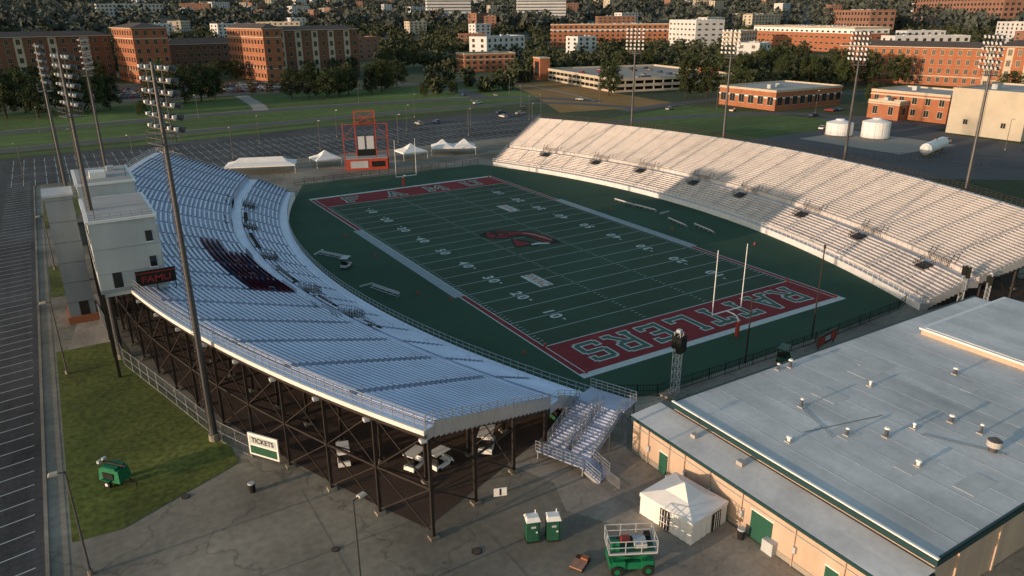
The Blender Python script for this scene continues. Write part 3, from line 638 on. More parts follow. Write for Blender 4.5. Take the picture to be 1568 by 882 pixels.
for k in range(2):
    z=1.1+k*.25
    for s in(-.6,.6): mb.beam((-1.3,s,z),(1.3,s,z+.25),.1,'green_paint'); mb.beam((1.3,s,z),(-1.3,s,z+.25),.1,'green_paint')
mb.box(-1.6,1.6,-.9,.9,1.6,1.7,'pole_steel'); mb.box(-1.62,1.62,-.92,.92,1.7,1.82,'pb_wall'); mb.box(-1.5,1.5,-.8,.8,1.82,1.84,'green_potty')
rail(mb,[(-1.6,-.9,1.8),(1.6,-.9,1.8),(1.6,.9,1.8),(-1.6,.9,1.8),(-1.6,-.9,1.8)],.95,'pb_wall',sp=1.05,w=.05)
mb.box(-1.4,-.9,-.7,-.3,1.84,2.5,'green_paint'); mb.box(.2,1.0,-.5,.4,1.84,2.2,'pb_wall'); mb.box(-.6,.0,.1,.6,1.84,2.1,'orange_red'); mb.beam((-.9,.5,1.9),(1.3,.2,2.0),.15,'bark'); mb.box(1.0,1.4,.3,.7,1.84,2.3,'rubber')
mb.obj('scissor_lift',(-42.3,-84.6,.03),math.radians(-28)).scale=(1.2,1.2,1.2)
mb=MB(); 
B=[(-1.1,-.65,.5),(1.1,-.65,.5),(1.1,.65,.5),(-1.1,.65,.5)]; T=[(-1.0,-.55,1.6),(1.0,-.55,1.6),(1.0,.55,1.6),(-1.0,.55,1.6)]; mb.hexa(B,T,'green_paint')
mb.box(-.7,.7,-.57,.57,1.6,1.78,'green_paint'); mb.box(-1.12,-1.08,-.4,.4,.8,1.4,'rubber'); mb.box(-.6,.5,-.68,-.6,.8,1.3,'rubber')
for s in(-1,1): mb.cyl((-.1,s*.68,.35),(-.1,s*.9,.35),.35,.35,'rubber',14); mb.cyl((-.1,s*.9,.35),(-.1,s*.92,.35),.15,.15,'white_paint',10); mb.box(-.55,.35,min(s*.66,s*.95),max(s*.66,s*.95),.72,.78,'green_paint')
mb.beam((1.1,.3,.45),(2.2,0,.45),.09,'dark_steel'); mb.beam((1.1,-.3,.45),(2.2,0,.45),.09,'dark_steel'); mb.cyl((2.1,0,.02),(2.1,0,.7),.05,.05,'dark_steel',8)
mb.beam((-1.0,0,1.9),(1.4,0,1.9),.12,'dark_steel'); mb.beam((.9,0,1.5),(.9,0,1.9),.1,'dark_steel')
for s in(-.25,.25): mb.box(-1.27,-1.03,s-.16,s+.16,1.85,2.1,'pb_wall')
mb.obj('portable_generator',(-76.8,-49.6,.05),math.radians(-50)).scale=(1.15,1.15,1.15)
mb=MB(); mb.box(-.6,.6,-.03,.03,1.1,1.95,'white_paint'); puttext(mb,'1',(0,-.04,1.5),(1,0,0),(0,0,1),.95,'logo_black',1.2)
for x in(-.45,.45): mb.cyl((x,.06,0),(x,.06,1.9),.03,.03,'pole_steel',6)
mb.obj('section_sign',(-47.2,-72.3,.03),math.radians(-20))
mb=MB(); mb.box(-1.9,1.9,-.08,.08,.4,2.9,'white_paint'); mb.box(-1.7,1.7,-.1,-.08,.6,1.5,'green_potty'); mb.box(-1.7,1.7,-.1,-.08,1.7,2.6,'pb_wall'); puttext(mb,'TICKETS',(0,-.11,2.15),(1,0,0),(0,0,1),.75,'logo_black',1.)
for x in(-1.8,0,1.8): mb.cyl((x,.12,0),(x,.12,2.9),.05,.05,'pole_steel',6)
mb.obj('notice_board',(-63.6,-53.4,.03),math.radians(-56))
def lamp(h):
    mb=MB(); mb.cyl((0,0,0),(0,0,.5),.22,.22,'concrete',10); mb.cyl((0,0,.5),(0,0,h),.1,.07,'pole_steel',10)
    mb.beam((0,0,h-.1),(-.5,0,h),.08,'pole_steel')
    mb.hexa([(-1.15,-.22,h-.08),(-.45,-.22,h-.08),(-.45,.22,h-.08),(-1.15,.22,h-.08)],[(-1.05,-.18,h+.12),(-.5,-.18,h+.12),(-.5,.18,h+.12),(-1.05,.18,h+.12)],'beige'); mb.box(-1.05,-.55,-.17,.17,h-.1,h-.08,'lamp_glass')
    return mb
l0=lamp(9.8).obj('street_lamp',(-79.8,-62.4,0)); inst('street_lamp',l0,(-79.9,-20.4,0)); inst('street_lamp',l0,(-62.4,-77.5,0),math.radians(200)); inst('street_lamp',l0,(-80,28,0))
for i in range(14): inst('street_lamp',l0,(-85+i*14,[123,147][i%2],0),.3*i)
for x,y in((60,182),(105,150),(120,190),(160,180),(150,250),(60,250),(-20,234),(-80,222),(190,130),(215,95),(185,0),(230,150)): inst('street_lamp',l0,(x,y,0),x)
def lattice(h,w=.45):
    mb=MB()
    for a in(-1,1):
        for b in(-1,1): mb.beam((a*w,b*w,0),(a*w,b*w,h),.06,'pb_wall')
    n=int(h/1.0)
    for i in range(n):
        z=i*h/n; z2=(i+1)*h/n
        for (p,q) in(((-w,-w),(w,-w)),((w,-w),(w,w)),((w,w),(-w,w)),((-w,w),(-w,-w))):
            mb.beam((*p,z),(*q,z2),.04,'pb_wall'); mb.beam((*p,z2),(*q,z2),.04,'pb_wall')
    mb.box(-.7,.7,-.7,-.05,h-2.4,h-.5,'logo_black'); mb.box(-.5,.5,.0,.6,h-2.,h-.4,'logo_black'); mb.box(-.25,.25,-.25,.25,h,h+.3,'pb_wall')
    mb.box(-1.2,1.2,-1.2,1.2,0,.3,'concrete')
    return mb
s0=lattice(8.2,.38).obj('speaker_tower',(-19.2,-65.2,0),.3); inst('speaker_tower',s0,(36.5,-67.5,0),.6,.85); inst('speaker_tower',s0,(38.8,-70,0),.2,.7)
for x,y,h in((8.6,-62.8,13.2),(-5.5,-63.6,9.0)):
    mb=MB(); mb.cyl((0,0,0),(0,0,h),.12,.08,'dark_steel',8); mb.cyl((0,0,h-.4),(0,0,h+.1),.16,.16,'dark_steel',8); mb.obj('net_pole',(x,y,.03))
mb=MB(); mb.box(-2.4,2.4,-.15,.15,.5,2.0,'roof_dark'); mb.box(-2.2,-.9,-.17,-.15,.7,1.8,'orange_red'); mb.box(.9,2.2,-.17,-.15,.7,1.8,'orange_red'); mb.box(-.7,.7,-.17,-.15,.9,1.6,'pb_wall'); mb.beam((-2,0,0),(-2,0,.5),.12,'dark_steel'); mb.beam((2,0,0),(2,0,.5),.12,'dark_steel'); mb.obj('play_clock',(7.7,-65.7,.03),.15)
def cart(k):
    mb=MB(); B=[(-1.2,-.6,.3),(1.2,-.6,.3),(1.2,.6,.3),(-1.2,.6,.3)]; T=[(-1.15,-.58,.75),(.5,-.58,.6),(.5,.58,.6),(-1.15,.58,.75)]
    mb.hexa(B,T,k); mb.hexa([(.6,-.58,.3),(1.25,-.58,.3),(1.25,.58,.3),(.6,.58,.3)],[(.6,-.55,1.0),(1.05,-.5,.8),(1.05,.5,.8),(.6,.55,1.0)],k)
    mb.box(-.7,-.1,-.5,.5,.75,.95,'rubber'); mb.box(-.85,-.7,-.5,.5,.75,1.35,'rubber')
    for x in(-1.0,.75):
        for s in(-.52,.52): mb.beam((x,s,.7),(x*.9,s,1.9),.05,'rubber')
    mb.box(-1.2,.9,-.62,.62,1.9,1.98,k)
    for x in(-.8,.85):
        for s in(-1,1): mb.cyl((x,s*.45,.25),(x,s*.62,.25),.25,.25,'rubber',12)
    return mb
c0=cart('white_paint').obj('golf_cart',(-51.2,-62.6,.04),.5); inst('golf_cart',c0,(-49,-63.8,.04),.3); inst('golf_cart',c0,(-57,-58,.04),1.3); inst('golf_cart',c0,(-43.6,-63.5,.04),.9,1.2)
g0=cart('green_potty').obj('golf_cart',(-.7,-65.6,.04),.4); inst('golf_cart',g0,(-33.5,-62.5,.04),0)
c1=cart('pb_wall').obj('golf_cart',(-35.7,.9,.04),.8)
def bench(L):
    mb=MB(); mb.box(-L/2,L/2,-.15,.15,.38,.44,'pb_wall'); mb.box(-L/2,L/2,.2,.25,.5,.68,'far_white'); mb.box(-L/2,L/2,-.5,-.35,.15,.2,'alu_rail')
    for i in range(int(L/1.6)+1):
        x=-L/2+.1+i*1.6; mb.beam((x,-.5,0),(x,.25,0.05),.05,'alu_rail'); mb.beam((x,0,0),(x,0,.38),.05,'alu_rail'); mb.beam((x,.22,0),(x,.22,.5),.05,'alu_rail')
    return mb
b0=bench(6.5).obj('team_bench',(-35.5,8,.04),math.radians(-62)); inst('team_bench',b0,(-37.2,11.8,.04),math.radians(40),.5); inst('team_bench',b0,(-34.6,-14.4,.04),math.radians(-72)); inst('team_bench',b0,(-36.1,-10,.04),math.radians(10),.4)
for x,y,a,sc in((36.3,11,92,1),(36.9,4.3,95,1),(34.3,-9,80,1),(35.6,-15.5,80,1),(38,-1,10,.5)): inst('team_bench',b0,(x,y,.04),math.radians(a),sc)
pm=MB(); pm.cyl((0,0,0),(0,0,.5),.16,.1,'orange_red',8); pm.box(-.18,.18,-.18,.18,0,.04,'orange_red')
py=pm.obj('sideline_pylon',(-27.3,-23.4,.04))
for x,y in((-28,-46.1),(36,-28.5),(-30.5,-18),(24.4,-45.7),(-24.4,-45.7),(24.4,45.7),(-24.4,45.7),(24.4,54.9),(-24.4,-54.9),(24.4,-54.9),(30,-12),(30,8),(-29,4),(-29,20)): inst('sideline_pylon',py,(x,y,.045))
mb=MB(); rail(mb,[(-1.2,0,.1),(1.2,0,.1)],1.1,'alu_rail',sp=.16,w=.035,mids=(.05,)); mb.beam((-.9,-.3,.03),(-.9,.3,.03),.06,'alu_rail'); mb.beam((.9,-.3,.03),(.9,.3,.03),.06,'alu_rail')
q0=mb.obj('crowd_barrier',(-35.6,-72,.03),1.2)
for x,y,a in((-34,-69,.9),(-36.5,-75,1.6),(-30.5,-66,.2),(-28,-66.3,.1),(-33,-66.3,0)): inst('crowd_barrier',q0,(x,y,.03),a)
mb=MB(); mb.cyl((0,0,0),(0,0,.9),.3,.34,'rubber',12); mb.cyl((0,0,.9),(0,0,1.0),.36,.3,'pb_wall',12); t0=mb.obj('trash_bin',(-32.2,-84.5,.03))
for x,y in((-32,-78,),(-66,-58),(-32.0,-87)): inst('trash_bin',t0,(x,y,.03))
mb=MB(); mb.box(-.9,.9,-.6,.6,0,.14,'bark'); mb.box(-.85,.3,-.55,.55,.14,.24,'logo_orange'); mb.box(.35,.8,-.5,.1,.14,.4,'brick'); mb.obj('pallet_of_supplies',(-45.6,-82.3,.03),.5)
for x,y,r in((-52,-76.5,.45),(-71.5,-55.5,.4),(-62,-70,.35)):
    mb=MB(); mb.cyl((0,0,0),(0,0,.03),r,r,'dark_steel',20); mb.cyl((0,0,.03),(0,0,.04),r*.8,r*.8,'roof_dark',20); mb.obj('manhole_cover',(x,y,.03))
mb=MB()
mb.box(-5,6.6,-2,2.5,0,3.2,'orange_red'); mb.box(-4,1,-2.08,-2,.6,2.6,'pb_wall'); mb.box(2,5.8,-2.08,-2,.8,2.4,'logo_black'); mb.box(-5.1,6.7,-2.1,2.6,3.2,3.35,'roof_light')
for x in(-5.5,-2,3.6,7): 
    for y in(-1.6,1.6): mb.beam((x,y,0),(x,y,13 if abs(x-.8)>3.5 else 16.5),.2,'orange_red')
mb.beam((-5.5,1.6,12.6),(-2,1.6,12.6),.14,'orange_red')
for z in(5,9,13): 
    mb.beam((-5.5,-1.6,z),(7,-1.6,z),.12,'orange_red'); mb.beam((-2,1.6,z),(3.6,1.6,z),.12,'orange_red')
for z in(13.3,14.8,16.5): mb.beam((-2,-1.6,z),(3.6,-1.6,z),.12,'orange_red'); mb.beam((-2,1.6,z),(3.6,1.6,z),.12,'orange_red'); mb.beam((-2,-1.6,z),(-2,1.6,z),.12,'orange_red'); mb.beam((3.6,-1.6,z),(3.6,1.6,z),.12,'orange_red')
mb.beam((-2,-1.6,13),(3.6,-1.6,16.5),.1,'orange_red'); mb.beam((3.6,-1.6,13),(-2,-1.6,16.5),.1,'orange_red'); mb.beam((-5.5,-1.6,9),(-2,-1.6,13),.1,'orange_red'); mb.beam((7,-1.6,9),(3.6,-1.6,13),.1,'orange_red')
mb.box(-2.2,3.8,-1.9,1.9,12.6,12.8,'roof_dark'); mb.box(-1.4,.4,-1.8,-1.5,6,9.6,'far_white'); mb.box(1.0,3.0,-1.8,-1.5,6,9.6,'far_white'); mb.box(-1.8,3.4,-1.7,-1.5,4,5.8,'logo_black'); mb.box(-.8,2.4,-1.2,1.2,12.8,14.2,'roof_dark')
mb.obj('scoreboard_tower',(0,85,.03),math.radians(-18))
# ---------------------------------------------------------------- cars
def car(k):
    mb=MB(); 
    prof=[(-2.25,.35),(2.25,.35),(2.3,.7),(1.9,.88),(1.0,.95),(-1.6,1.0),(-2.2,.95)]
    n=len(prof)
    for s in(-1,1): mb.face([(x,s*.88,z) for x,z in (prof if s<0 else prof[::-1])],k)
    for i in range(n):
        j=(i+1)%n; a,b=prof[i],prof[j]; mb.face([(a[0],-.88,a[1]),(b[0],-.88,b[1]),(b[0],.88,b[1]),(a[0],.88,a[1])][::-1],k)
    B=[(-1.75,-.82,.97),(1.05,-.82,.93),(1.05,.82,.93),(-1.75,.82,.97)]; T=[(-1.15,-.66,1.42),(.35,-.66,1.42),(.35,.66,1.42),(-1.15,.66,1.42)]
    for i in range(4): j=(i+1)%4; mb.face([B[i],B[j],T[j],T[i]],'glass')
    T2=[(x*1.03,y*1.03,z+.03) for x,y,z in T]; mb.hexa(T,T2,k)
    for x in(-1.4,1.4):
        for s in(-1,1): mb.cyl((x,s*.7,.33),(x,s*.9,.33),.33,.33,'rubber',12)
    mb.box(2.2,2.32,-.8,-.45,.6,.75,'lamp_glass'); mb.box(2.2,2.32,.45,.8,.6,.75,'lamp_glass'); mb.box(-2.27,-2.2,-.8,.8,.65,.85,'seat_maroon')
    return mb
cars=[car('car%d'%i).obj('parked_car',p,a) for i,(p,a) in enumerate([((108,212,.04),.2),((115,180,.03),1.2),((160,196,.03),2),((190,120,.03),.4),((120,250,.03),1.7),((104,165,.03),0)])]
for r,y in enumerate([345,351,362,368,380,386,398]):
    for i in range(46):
        x=-55+i*2.9+(random.random()-.5)*.3
        if random.random()<.35 or x>86: continue
        inst('parked_car',random.choice(cars),(x,y+(i%2)*.3,.04),math.radians(90 if random.random()<.5 else -90))
for x,y,a in((98,172,.1),(92,160,1.6),(135,240,1.2),(170,140,.3),(225,95,1.6),(230,95,1.6),(205,88,0),(190,-5,1.),(182,60,.5),(176,62,.4),(186,20,1.),(60,160,1.57),(52,160,1.57),(262,150,.4),(270,155,.4),(280,150,.4),(300,160,.4)): inst('parked_car',random.choice(cars),(x,y,.04),a)
# ---------------------------------------------------------------- buildings
FOOT=[]
def building(name,ox,oy,ang,w,d,h,wall='brick',roof='roof_light',floors=4,bay=4.,strips=None,hip=0,ww=1.6,wf=.55,band=None,glass='glass',ribbonw=False,gz=0.):
    ang=math.radians(ang); mb=MB(); c,s=math.cos(ang),math.sin(ang)
    FOOT.append((ox,oy,ang,w,d))
    mb.box(0,w,0,d,-6 if gz else 0,h,wall)
    fh=(h-1.2)/floors
    for (px,py,dx,dy,Wd) in((0,0,1,0,w),(w,0,0,1,d),(w,d,-1,0,w),(0,d,0,-1,d)):
        nx,ny=dy,-dx
        nb=max(1,int(Wd/bay)); bw=Wd/nb
        def rect(u0,u1,z0,z1,off,k): 
            mb.face([(px+dx*u+nx*off,py+dy*u+ny*off,z) for u,z in((u0,z0),(u1,z0),(u1,z1),(u0,z1))],k)
        if strips:
            for i in range(nb):
                if i%strips[1]==0: rect(i*bw+bw*.12,i*bw+bw*.88,.5,h-.8,.05,strips[0])
        if band and (px,py)==(0,0):
            for z,hh in band[1]: mb.box(-.15,w+.15,-.15,d+.15,z,z+hh,band[0])
        for f in range(floors):
            z0=.9+f*fh+fh*.2
            if ribbonw: rect(.8,Wd-.8,z0,z0+fh*wf,.3,glass); continue
            for i in range(nb):
                cx=(i+.5)*bw
                rect(cx-ww/2-.15,cx+ww/2+.15,z0-.2,z0+fh*wf+.15,.18,'cream'); rect(cx-ww/2,cx-.06,z0,z0+fh*wf,.24,glass); rect(cx+.06,cx+ww/2,z0,z0+fh*wf,.24,glass)
    if hip:
        e=1.; B=[(-e,-e,h),(w+e,-e,h),(w+e,d+e,h),(-e,d+e,h)]; m=min(w,d)/2*.95
        T=[(m,m,h+hip),(w-m,m,h+hip),(w-m,d-m,h+hip),(m,d-m,h+hip)]; mb.hexa(B,T,roof); mb.box(-e,w+e,-e,d+e,h-.5,h-.02,'cream')
    else:
        mb.box(.4,w-.4,.4,d-.4,h,h+.05,roof)
        for (a0,a1,b0,b1) in((-.1,w+.1,-.1,.4),(-.1,w+.1,d-.4,d+.1),(-.1,.4,.4,d-.4),(w-.4,w+.1,.4,d-.4)): mb.box(a0,a1,b0,b1,h-.3,h+.7,'cream' if band else wall)
        for i in range(max(1,int(w*d/500))):
            rx,ry=w*(.2+.6*random.random()),d*(.3+.4*random.random()); mb.box(rx-1.4,rx+1.4,ry-1,ry+1,h+.05,h+1.8,'pb_wall')
    return mb.obj(name,(ox,oy,gz),ang)
building('brick_dormitory',-165,467,9.5,137,18,30,'brick_dark','roof_dark',5,6.5,('cream',3),hip=3,ww=2.2)
building('brick_dormitory',-20,444,9.5,22,48,35,'brick','roof_dark',6,5.5,None,hip=3,ww=2.0,band=('cream',[(8,.5),(28,.5)]))
building('brick_dormitory',55,409,9.5,13,62,34,'brick','roof_dark',6,5.,None,hip=3,ww=2.0,band=('cream',[(8,.5),(28,.5)]))
building('brick_dormitory',69,428,9.5,64,18,32.5,'brick_dark','roof_dark',5,6.,('cream',2),hip=2.5,ww=2.2)
building('brick_dormitory',8,515,6,52,15,22,'brick_dark','roof_dark',4,5.,None,hip=4,ww=2.)
def dorm_e(x,y,a,w,d,h,wall,st):
    return building('brick_dormitory',x,y,a,w,d,h,wall,'roof_dark',4,4.6,st,hip=3,ww=1.9,band=('cream',[(5.2,.5)]))
dorm_e(392,114,12.6,20,87,22,'brick',None); dorm_e(384,78,12.6,24,33,24,'brick',('cream',2))
building('campus_hall',206,110,0,47,34,8.4,'brick','roof_light',1,5.,None,ww=3.2,wf=.5,band=('white_paint',[(5.2,.6)]))
building('campus_hall',228,44,0,26,34,10.5,'brick','roof_light',2,5.5,None,ww=2,band=('cream',[(9.,.6)]))
building('campus_hall',221,60,0,6,14,7,'brick','roof_light',1,5.5,None,ww=2,band=('cream',[(6.,.5)]))
building('utility_building',207,6,0,34,26,15.5,'beige','roof_light',1,13.,None,ww=1.5,wf=.12)
building('campus_hall',206,409,-12,42,24,13,'brick','roof_dark',3,5,None,ww=2.2,band=('cream',[(8.8,.5)]))
building('campus_hall',672,400,-15,45,185,26,'brick','roof_light',4,9,None,ww=4,band=('white_paint',[(20,5)]),wf=.3)
building('campus_hall',630,592,-15,40,70,33,'far_white','roof_light',5,9,None,ww=4,wf=.3)
building('campus_hall',516,741,-30,190,30,28,'brick','roof_light',5,7,None,ww=3,band=('far_white',[(20,2)]))
building('office_building',865,1390,-30,110,50,92,'far_white','far_white',14,6,ribbonw=True,glass='glass_haze',wf=.4)
building('office_building',770,1660,-20,110,40,92,'far_white','far_white',12,6,ribbonw=True,glass='glass_haze',wf=.4,gz=8)
building('office_building',1560,700,-30,60,330,60,'brick_haze','far_white',6,12,ww=6,gz=10)
building('office_building',1020,620,-28,40,120,44,'brick_haze','far_white',5,10,ww=5)
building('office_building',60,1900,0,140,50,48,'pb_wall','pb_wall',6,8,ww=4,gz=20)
mb=MB(); w,d=84,97
for i in range(3):
    z=i*3.3+.02
    if i==0: mb.box(0,w,0,d,0.02,.2,'pale_concrete')
    else: mb.box(0,w,0,d,z-.35,z,'pale_concrete')
    for (a0,a1,b0,b1) in((-.25,w+.25,-.25,.0),(-.25,w+.25,d,d+.25),(-.25,0,0,d),(w,w+.25,0,d)): mb.box(a0,a1,b0,b1,z-.45 if i else 0,z+1.15,'beige')
for i in range(14):
    for yy in(.2,d-.6): mb.box(i*6.2+1,i*6.2+1.6,yy,yy+.4,.2,6.3,'cream')
for i in range(16):
    for xx in(.2,w-.6): mb.box(xx,xx+.4,i*6.1+.8,i*6.1+1.4,.2,6.3,'cream')
mb.box(4,w-4,4,d-4,.2,6.2,'opening_shade')  # solid dark core painted as shade between the decks
mb.box(-6,1,d-4,d+8,0,14,'brick'); mb.box(-6.1,-6,d-2,d+5,3,12,'glass'); mb.box(-6.3,1.3,d-4.3,d+8.3,14,14.7,'cream'); mb.box(w-8,w,20,30,6.6,10,'brick')
mb.obj('parking_garage',(199,217,0),math.radians(-10.7)); FOOT.append((199,217,math.radians(-10.7),w,d))
for i in range(22):
    u,v=6+random.random()*70,8+random.choice([0,16,32,50,66]); a=math.radians(-10.7)
    inst('parked_car',random.choice(cars),(199+u*math.cos(a)-v*math.sin(a),217+u*math.sin(a)+v*math.cos(a),6.62),a+1.57)
def tank(x,y,r,h):
    mb=MB(); mb.cyl((0,0,0),(0,0,h),r,r,'white_paint',36,False)
    mb.cyl((0,0,h),(0,0,h+.9),r,r*.35,'white_paint',36); mb.cyl((0,0,h+.9),(0,0,h+1.3),r*.35,r*.3,'white_paint',20)
    for i in range(12):
        a=i*math.pi/6; mb.beam((r*1.0*math.cos(a),r*math.sin(a),0),(r*1.0*math.cos(a),r*math.sin(a),h),.12,'pb_wall')
    mb.cyl((0,0,0),(0,0,.4),r*1.06,r*1.06,'concrete',36); mb.obj('storage_tank',(x,y,.04))
tank(173,38,4.6,5.8); tank(168,49,4.6,4.6)
mb=MB(); mb.cyl((0,-9,2.6),(0,9,2.6),1.7,1.7,'white_paint',24)
for s in(-1,1): mb.cyl((0,s*9,2.6),(0,s*9.7,2.6),1.7,.9,'white_paint',24)
for y in(-6,0,6): mb.box(-1.4,1.4,y-.3,y+.3,0,1.4,'concrete')
mb.box(-.4,.4,-.4,.4,4.2,4.7,'pole_steel'); mb.obj('gas_tank',(160,9,.02),math.radians(-75))
fence('chain_link_fence',[(98,62),(120,30),(146,2),(165,-30)],2.4,'pole_steel',pick=.8)
# ---------------------------------------------------------------- trees
def leafquads(cent,rad,n,size,rng):
    d=rng.normal(size=(n,3)); d/=np.linalg.norm(d,axis=1)[:,None]; r=rng.random(n)**.45
    c=cent+d*r[:,None]*rad
    a=rng.normal(size=(n,3)); a/=np.linalg.norm(a,axis=1)[:,None]; b=np.cross(a,rng.normal(size=(n,3))); b/=np.linalg.norm(b,axis=1)[:,None]
    sz=size*(.6+.8*rng.random(n))[:,None]
    return np.stack([c-a*sz-b*sz*.6,c+a*sz-b*sz*.5,c+a*sz*.8+b*sz*.7,c-a*sz*.9+b*sz*.6],1)
def tree_mesh(name,h,cr,seed,leafk='leaf',q=1500,tall=1.):
    r=np.random.default_rng(seed); mb=MB(); th=h*.14
    pts=[V((0,0,0)),V((.1,.05,th*.5)),V((.0,.15,th)),V((.2,0,h*.55)),V((.1,.1,h*.8))]; rad=[h*.024,h*.019,h*.016,h*.008,h*.003]
    for i in range(4): mb.cyl(pts[i],pts[i+1],rad[i],rad[i+1],'bark',7,False)
    lumps=[]; NL=24
    for i in range(NL):
        a=i*2.4+r.random(); zz=h*(.18+.70*(i+.5*r.random())/NL); f=math.sqrt(max(.08,1-((zz-h*.48)/(h*.52))**2)); rr=cr*f*(.42+.45*r.random())
        p=V((math.cos(a)*rr,math.sin(a)*rr,zz)); lumps.append(p); mb.cyl(V((.05,.1,th+(zz-th)*.35)),p,h*.008,h*.002,'bark',5,False)
    lumps.append(V((0,0,h*.9))); lumps.append(V((0,0,h*.6)))
    Q=[]
    for p in lumps:
        R=cr*(.22+.20*r.random()); Q.append(leafquads(np.array(p),np.array([R,R,R*.75*tall]),q//len(lumps),h*.0135,r))
    Q=np.concatenate(Q); 
    mi=mb.mi(leafk); n0=len(mb.v); mb.v+= [tuple(x) for x in Q.reshape(-1,3)]
    for i in range(len(Q)): mb.f.append((n0+4*i,n0+4*i+1,n0+4*i+2,n0+4*i+3)); mb.m.append(mi)
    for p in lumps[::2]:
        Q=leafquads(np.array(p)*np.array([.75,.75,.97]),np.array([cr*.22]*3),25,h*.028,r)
        mi=mb.mi('leaf_shade'); n0=len(mb.v); mb.v+= [tuple(x) for x in Q.reshape(-1,3)]
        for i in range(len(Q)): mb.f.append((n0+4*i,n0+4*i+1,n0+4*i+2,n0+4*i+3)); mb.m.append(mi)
    return mb
variants=[]
base=[(54,283),(-80,276),(212,173),(317,65),(386,278)]
for i in range(5): variants.append(tree_mesh('oak_tree',16,[7.5,6.8,5.5,7.2,8.2][i],i+1,tall=1. if i!=2 else 1.3,q=4200).obj('oak_tree',(*base[i],0)))
variants[2].scale=(1.1,1.1,1.45)
aut=tree_mesh('autumn_tree',8,3.2,50,'leaf_autumn',q=900).obj('autumn_tree',(2,331,0))
for x,y in((9,327),(24,322),(33,318),(-30,322),(45,330),(62,322)): inst('autumn_tree',aut,(x,y,0),x,1.+.3*random.random())
TL=[(-112,292,1.2),(-102,286,1.1),(-92,280,1.2),(-70,288,1.2),(-64,298,1.),(-58,286,1.1),(-50,292,1.),(-122,300,1.2),(-85,300,1.1),(-24,305,1.2),(-15,300,1.2),(-6,306,1.3),(2,312,1.),(38,292,.9),(46,288,1.),(62,286,1.),(70,292,1.1),(82,288,1.),(92,298,1.05),(100,312,1.1),(112,322,1.),(146,420,1.),(160,452,1.1),(228,345,.9),(238,352,1.),(246,350,.9),(186,205,1.1),(222,168,1.2),(232,158,1.1),(360,285,1.1),(395,268,1.2),(402,252,1.1),(372,262,1.2),(330,188,1.1),(345,177,1.2),(358,168,1.2),(370,155,1.1),(335,168,1.1),(320,200,1.),(317,50,1.1),(330,57,1.1),(322,38,1.1),(345,40,1.1),(318,235,1.),(335,245,1.),(352,225,1.),(300,330,1.1),(315,320,1.1),(180,470,1.),(195,480,1.),(262,450,1.),(275,445,1.),(-10,432,.9),(30,440,.9),(40,436,.9),(-42,470,.8),(-60,462,.8),(-80,458,.8),(-90,456,.9),(85,412,.8),(105,420,.8),(122,428,.8),(255,150,.5),(262,98,.6),(270,104,.6),(262,52,.7),(120,262,.5),(145,268,.45),(-40,256,.4),(100,258,.45)]
for i,(x,y,s) in enumerate(TL): inst('oak_tree',variants[i%5],(x,y,0),i*1.7,(s,s,s*(.95+.2*random.random())))
def infoot(x,y,m):
    for ox,oy,a,w,d in FOOT:
        dx,dy=x-ox,y-oy; u=dx*math.cos(a)+dy*math.sin(a); v=-dx*math.sin(a)+dy*math.cos(a)
        if -m<u<w+m and -m<v<d+m: return True
    return False
def blocked(x,y,m=8):
    if infoot(x,y,m): return True
    r=math.hypot(x-cam0[0],y-cam0[1])
    if r>1500: return False
    ux,uy=(x-cam0[0])/r,(y-cam0[1])/r
    for k in (12,28,50,80): 
        if infoot(x+ux*k,y+uy*k,3): return True
    return False
def forest(name,n,rmin,rmax,tr,quads,qs,k,seed,amin=-12,amax=82):
    r=np.random.default_rng(seed); Q=[]
    cnt=0
    while cnt<n:
        a=math.radians(amin+(amax-amin)*r.random()); rr=math.sqrt(rmin**2+(rmax**2-rmin**2)*r.random())
        x=cam0[0]+rr*math.sin(a); y=cam0[1]+rr*math.cos(a)
        dens=.5+.55*math.sin(x*.011+1.3)*math.sin(y*.013+.5)+.3*math.sin(x*.031)*math.sin(y*.037)
        if r.random()>dens*1.2 : continue
        if blocked(x,y): continue
        R=tr*(.55+.8*r.random()**1.5); h=R*1.8; z=terr(x,y)
        Q.append(leafquads(np.array([x,y,z+h*.5]),np.array([R,R,R*.9]),quads,qs,r)); cnt+=1
    Q=np.concatenate(Q); n=len(Q)
    me=bpy.data.meshes.new(name); me.vertices.add(n*4); me.vertices.foreach_set('co',Q.reshape(-1)); me.loops.add(n*4); me.loops.foreach_set('vertex_index',np.arange(n*4)); me.polygons.add(n)
    me.polygons.foreach_set('loop_start',np.arange(n)*4); me.polygons.foreach_set('loop_total',np.full(n,4)); me.update(calc_edges=True); me.materials.append(M[k]); o=bpy.data.objects.new(name,me); bpy.context.collection.objects.link(o)
random.seed(21)
for i in range(150):
    a=math.radians(2+68*random.random()); rr=random.choice([800,1000,1300,1500,1900,2400,2900,3300])*(.9+.2*random.random())
    x=cam0[0]+rr*math.sin(a); y=cam0[1]+rr*math.cos(a)
    if infoot(x,y,70): continue
    if a<math.radians(18) and rr<1300: continue
    w=25+50*random.random(); h=8+rr*.007+9*random.random()
    building('distant_building',x,y,random.choice([0,20,-25,60]),w,22,h,random.choice(['brick_haze','far_white','beige','far_white','brick_haze']),'roof_light',max(2,int(h/4.5)),8,ww=3,gz=terr(x,y)+.01)
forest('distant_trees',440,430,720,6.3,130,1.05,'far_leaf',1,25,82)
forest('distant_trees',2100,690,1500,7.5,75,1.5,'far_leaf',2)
forest('distant_trees',5200,1400,4600,15,38,4.2,'far_leaf_haze',3)
mb=MB(); n=150; prev=None
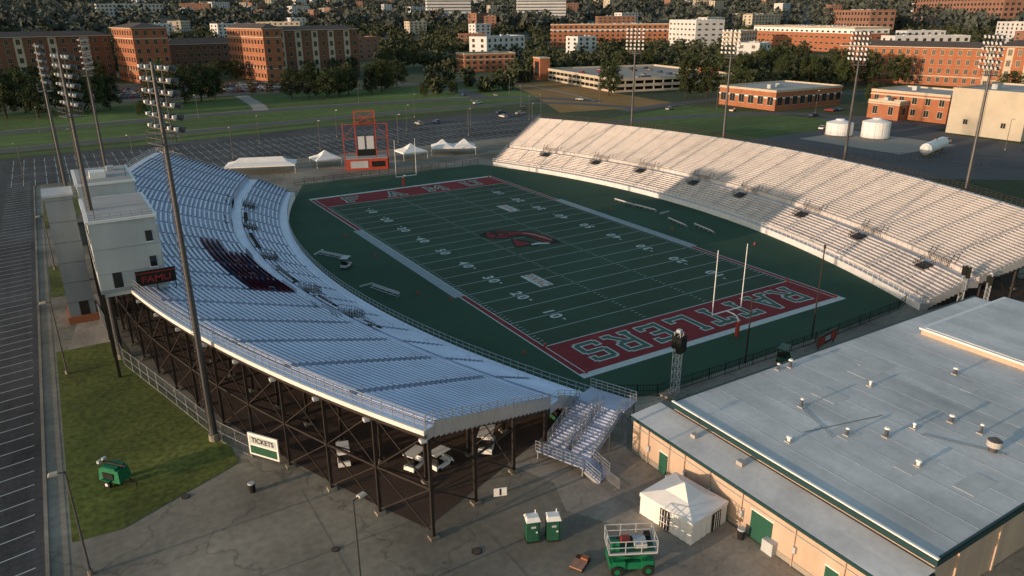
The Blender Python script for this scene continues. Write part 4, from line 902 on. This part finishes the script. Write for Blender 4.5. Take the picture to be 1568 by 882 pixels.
for ring,rr in enumerate((1090,1300,1600,2000,2500,3100,3800,4600,5400,6200,8000)):
    cur=[]
    for i in range(n+1):
        a=math.radians(-40+150*i/n); x=cam0[0]+rr*math.sin(a); y=cam0[1]+rr*math.cos(a); cur.append((x,y,terr(x,y)-(.5 if ring==0 else 0)+(6*random.random() if rr>3500 else 0)))
    if prev:
        for i in range(n): mb.face([prev[i],prev[i+1],cur[i+1],cur[i]],'hill_haze')
    prev=cur
mb.obj('distant_hills')
# ---------------------------------------------------------------- camera, light, world
prm=(-75.74249,-121.31066,42.29744,0.54804,0.35459,-0.00616,1134.70250)
cx,cy,cz,ya,pi_,ro,f=prm
fw=V((math.sin(ya)*math.cos(pi_),math.cos(ya)*math.cos(pi_),-math.sin(pi_))); rr=V((math.cos(ya),-math.sin(ya),0)); u=rr.cross(fw)
r2=rr*math.cos(ro)+u*math.sin(ro); u2=-rr*math.sin(ro)+u*math.cos(ro)
cam=bpy.data.cameras.new('camera'); cam.sensor_width=36; cam.lens=36*f/1568; cam.clip_end=20000; cam.clip_start=.5
co=bpy.data.objects.new('camera',cam); bpy.context.collection.objects.link(co)
co.matrix_world=Matrix(((r2.x,u2.x,-fw.x,cx),(r2.y,u2.y,-fw.y,cy),(r2.z,u2.z,-fw.z,cz),(0,0,0,1)))
scene.camera=co
el=math.radians(6.5); az=math.radians(269)
tosun=V((math.sin(az)*math.cos(el),math.cos(az)*math.cos(el),math.sin(el)))
sl=bpy.data.lights.new('sun','SUN'); sl.energy=4.5; sl.angle=math.radians(.5); sl.color=(1,.72,.50); so=bpy.data.objects.new('sun',sl); bpy.context.collection.objects.link(so)
so.rotation_euler=tosun.to_track_quat('Z','Y').to_euler()
w=bpy.data.worlds.new('World'); scene.world=w; w.use_nodes=True; nt=w.node_tree; bg=nt.nodes['Background']
sky=nt.nodes.new('ShaderNodeTexSky'); sky.sky_type='NISHITA'; sky.sun_disc=False; sky.sun_elevation=el; sky.sun_rotation=az; sky.air_density=1.2; sky.dust_density=1.0; sky.ozone_density=1.5
nt.links.new(sky.outputs[0],bg.inputs[0]); bg.inputs[1].default_value=.26
scene.view_settings.view_transform='Standard'; scene.view_settings.look='None'; scene.view_settings.exposure=0
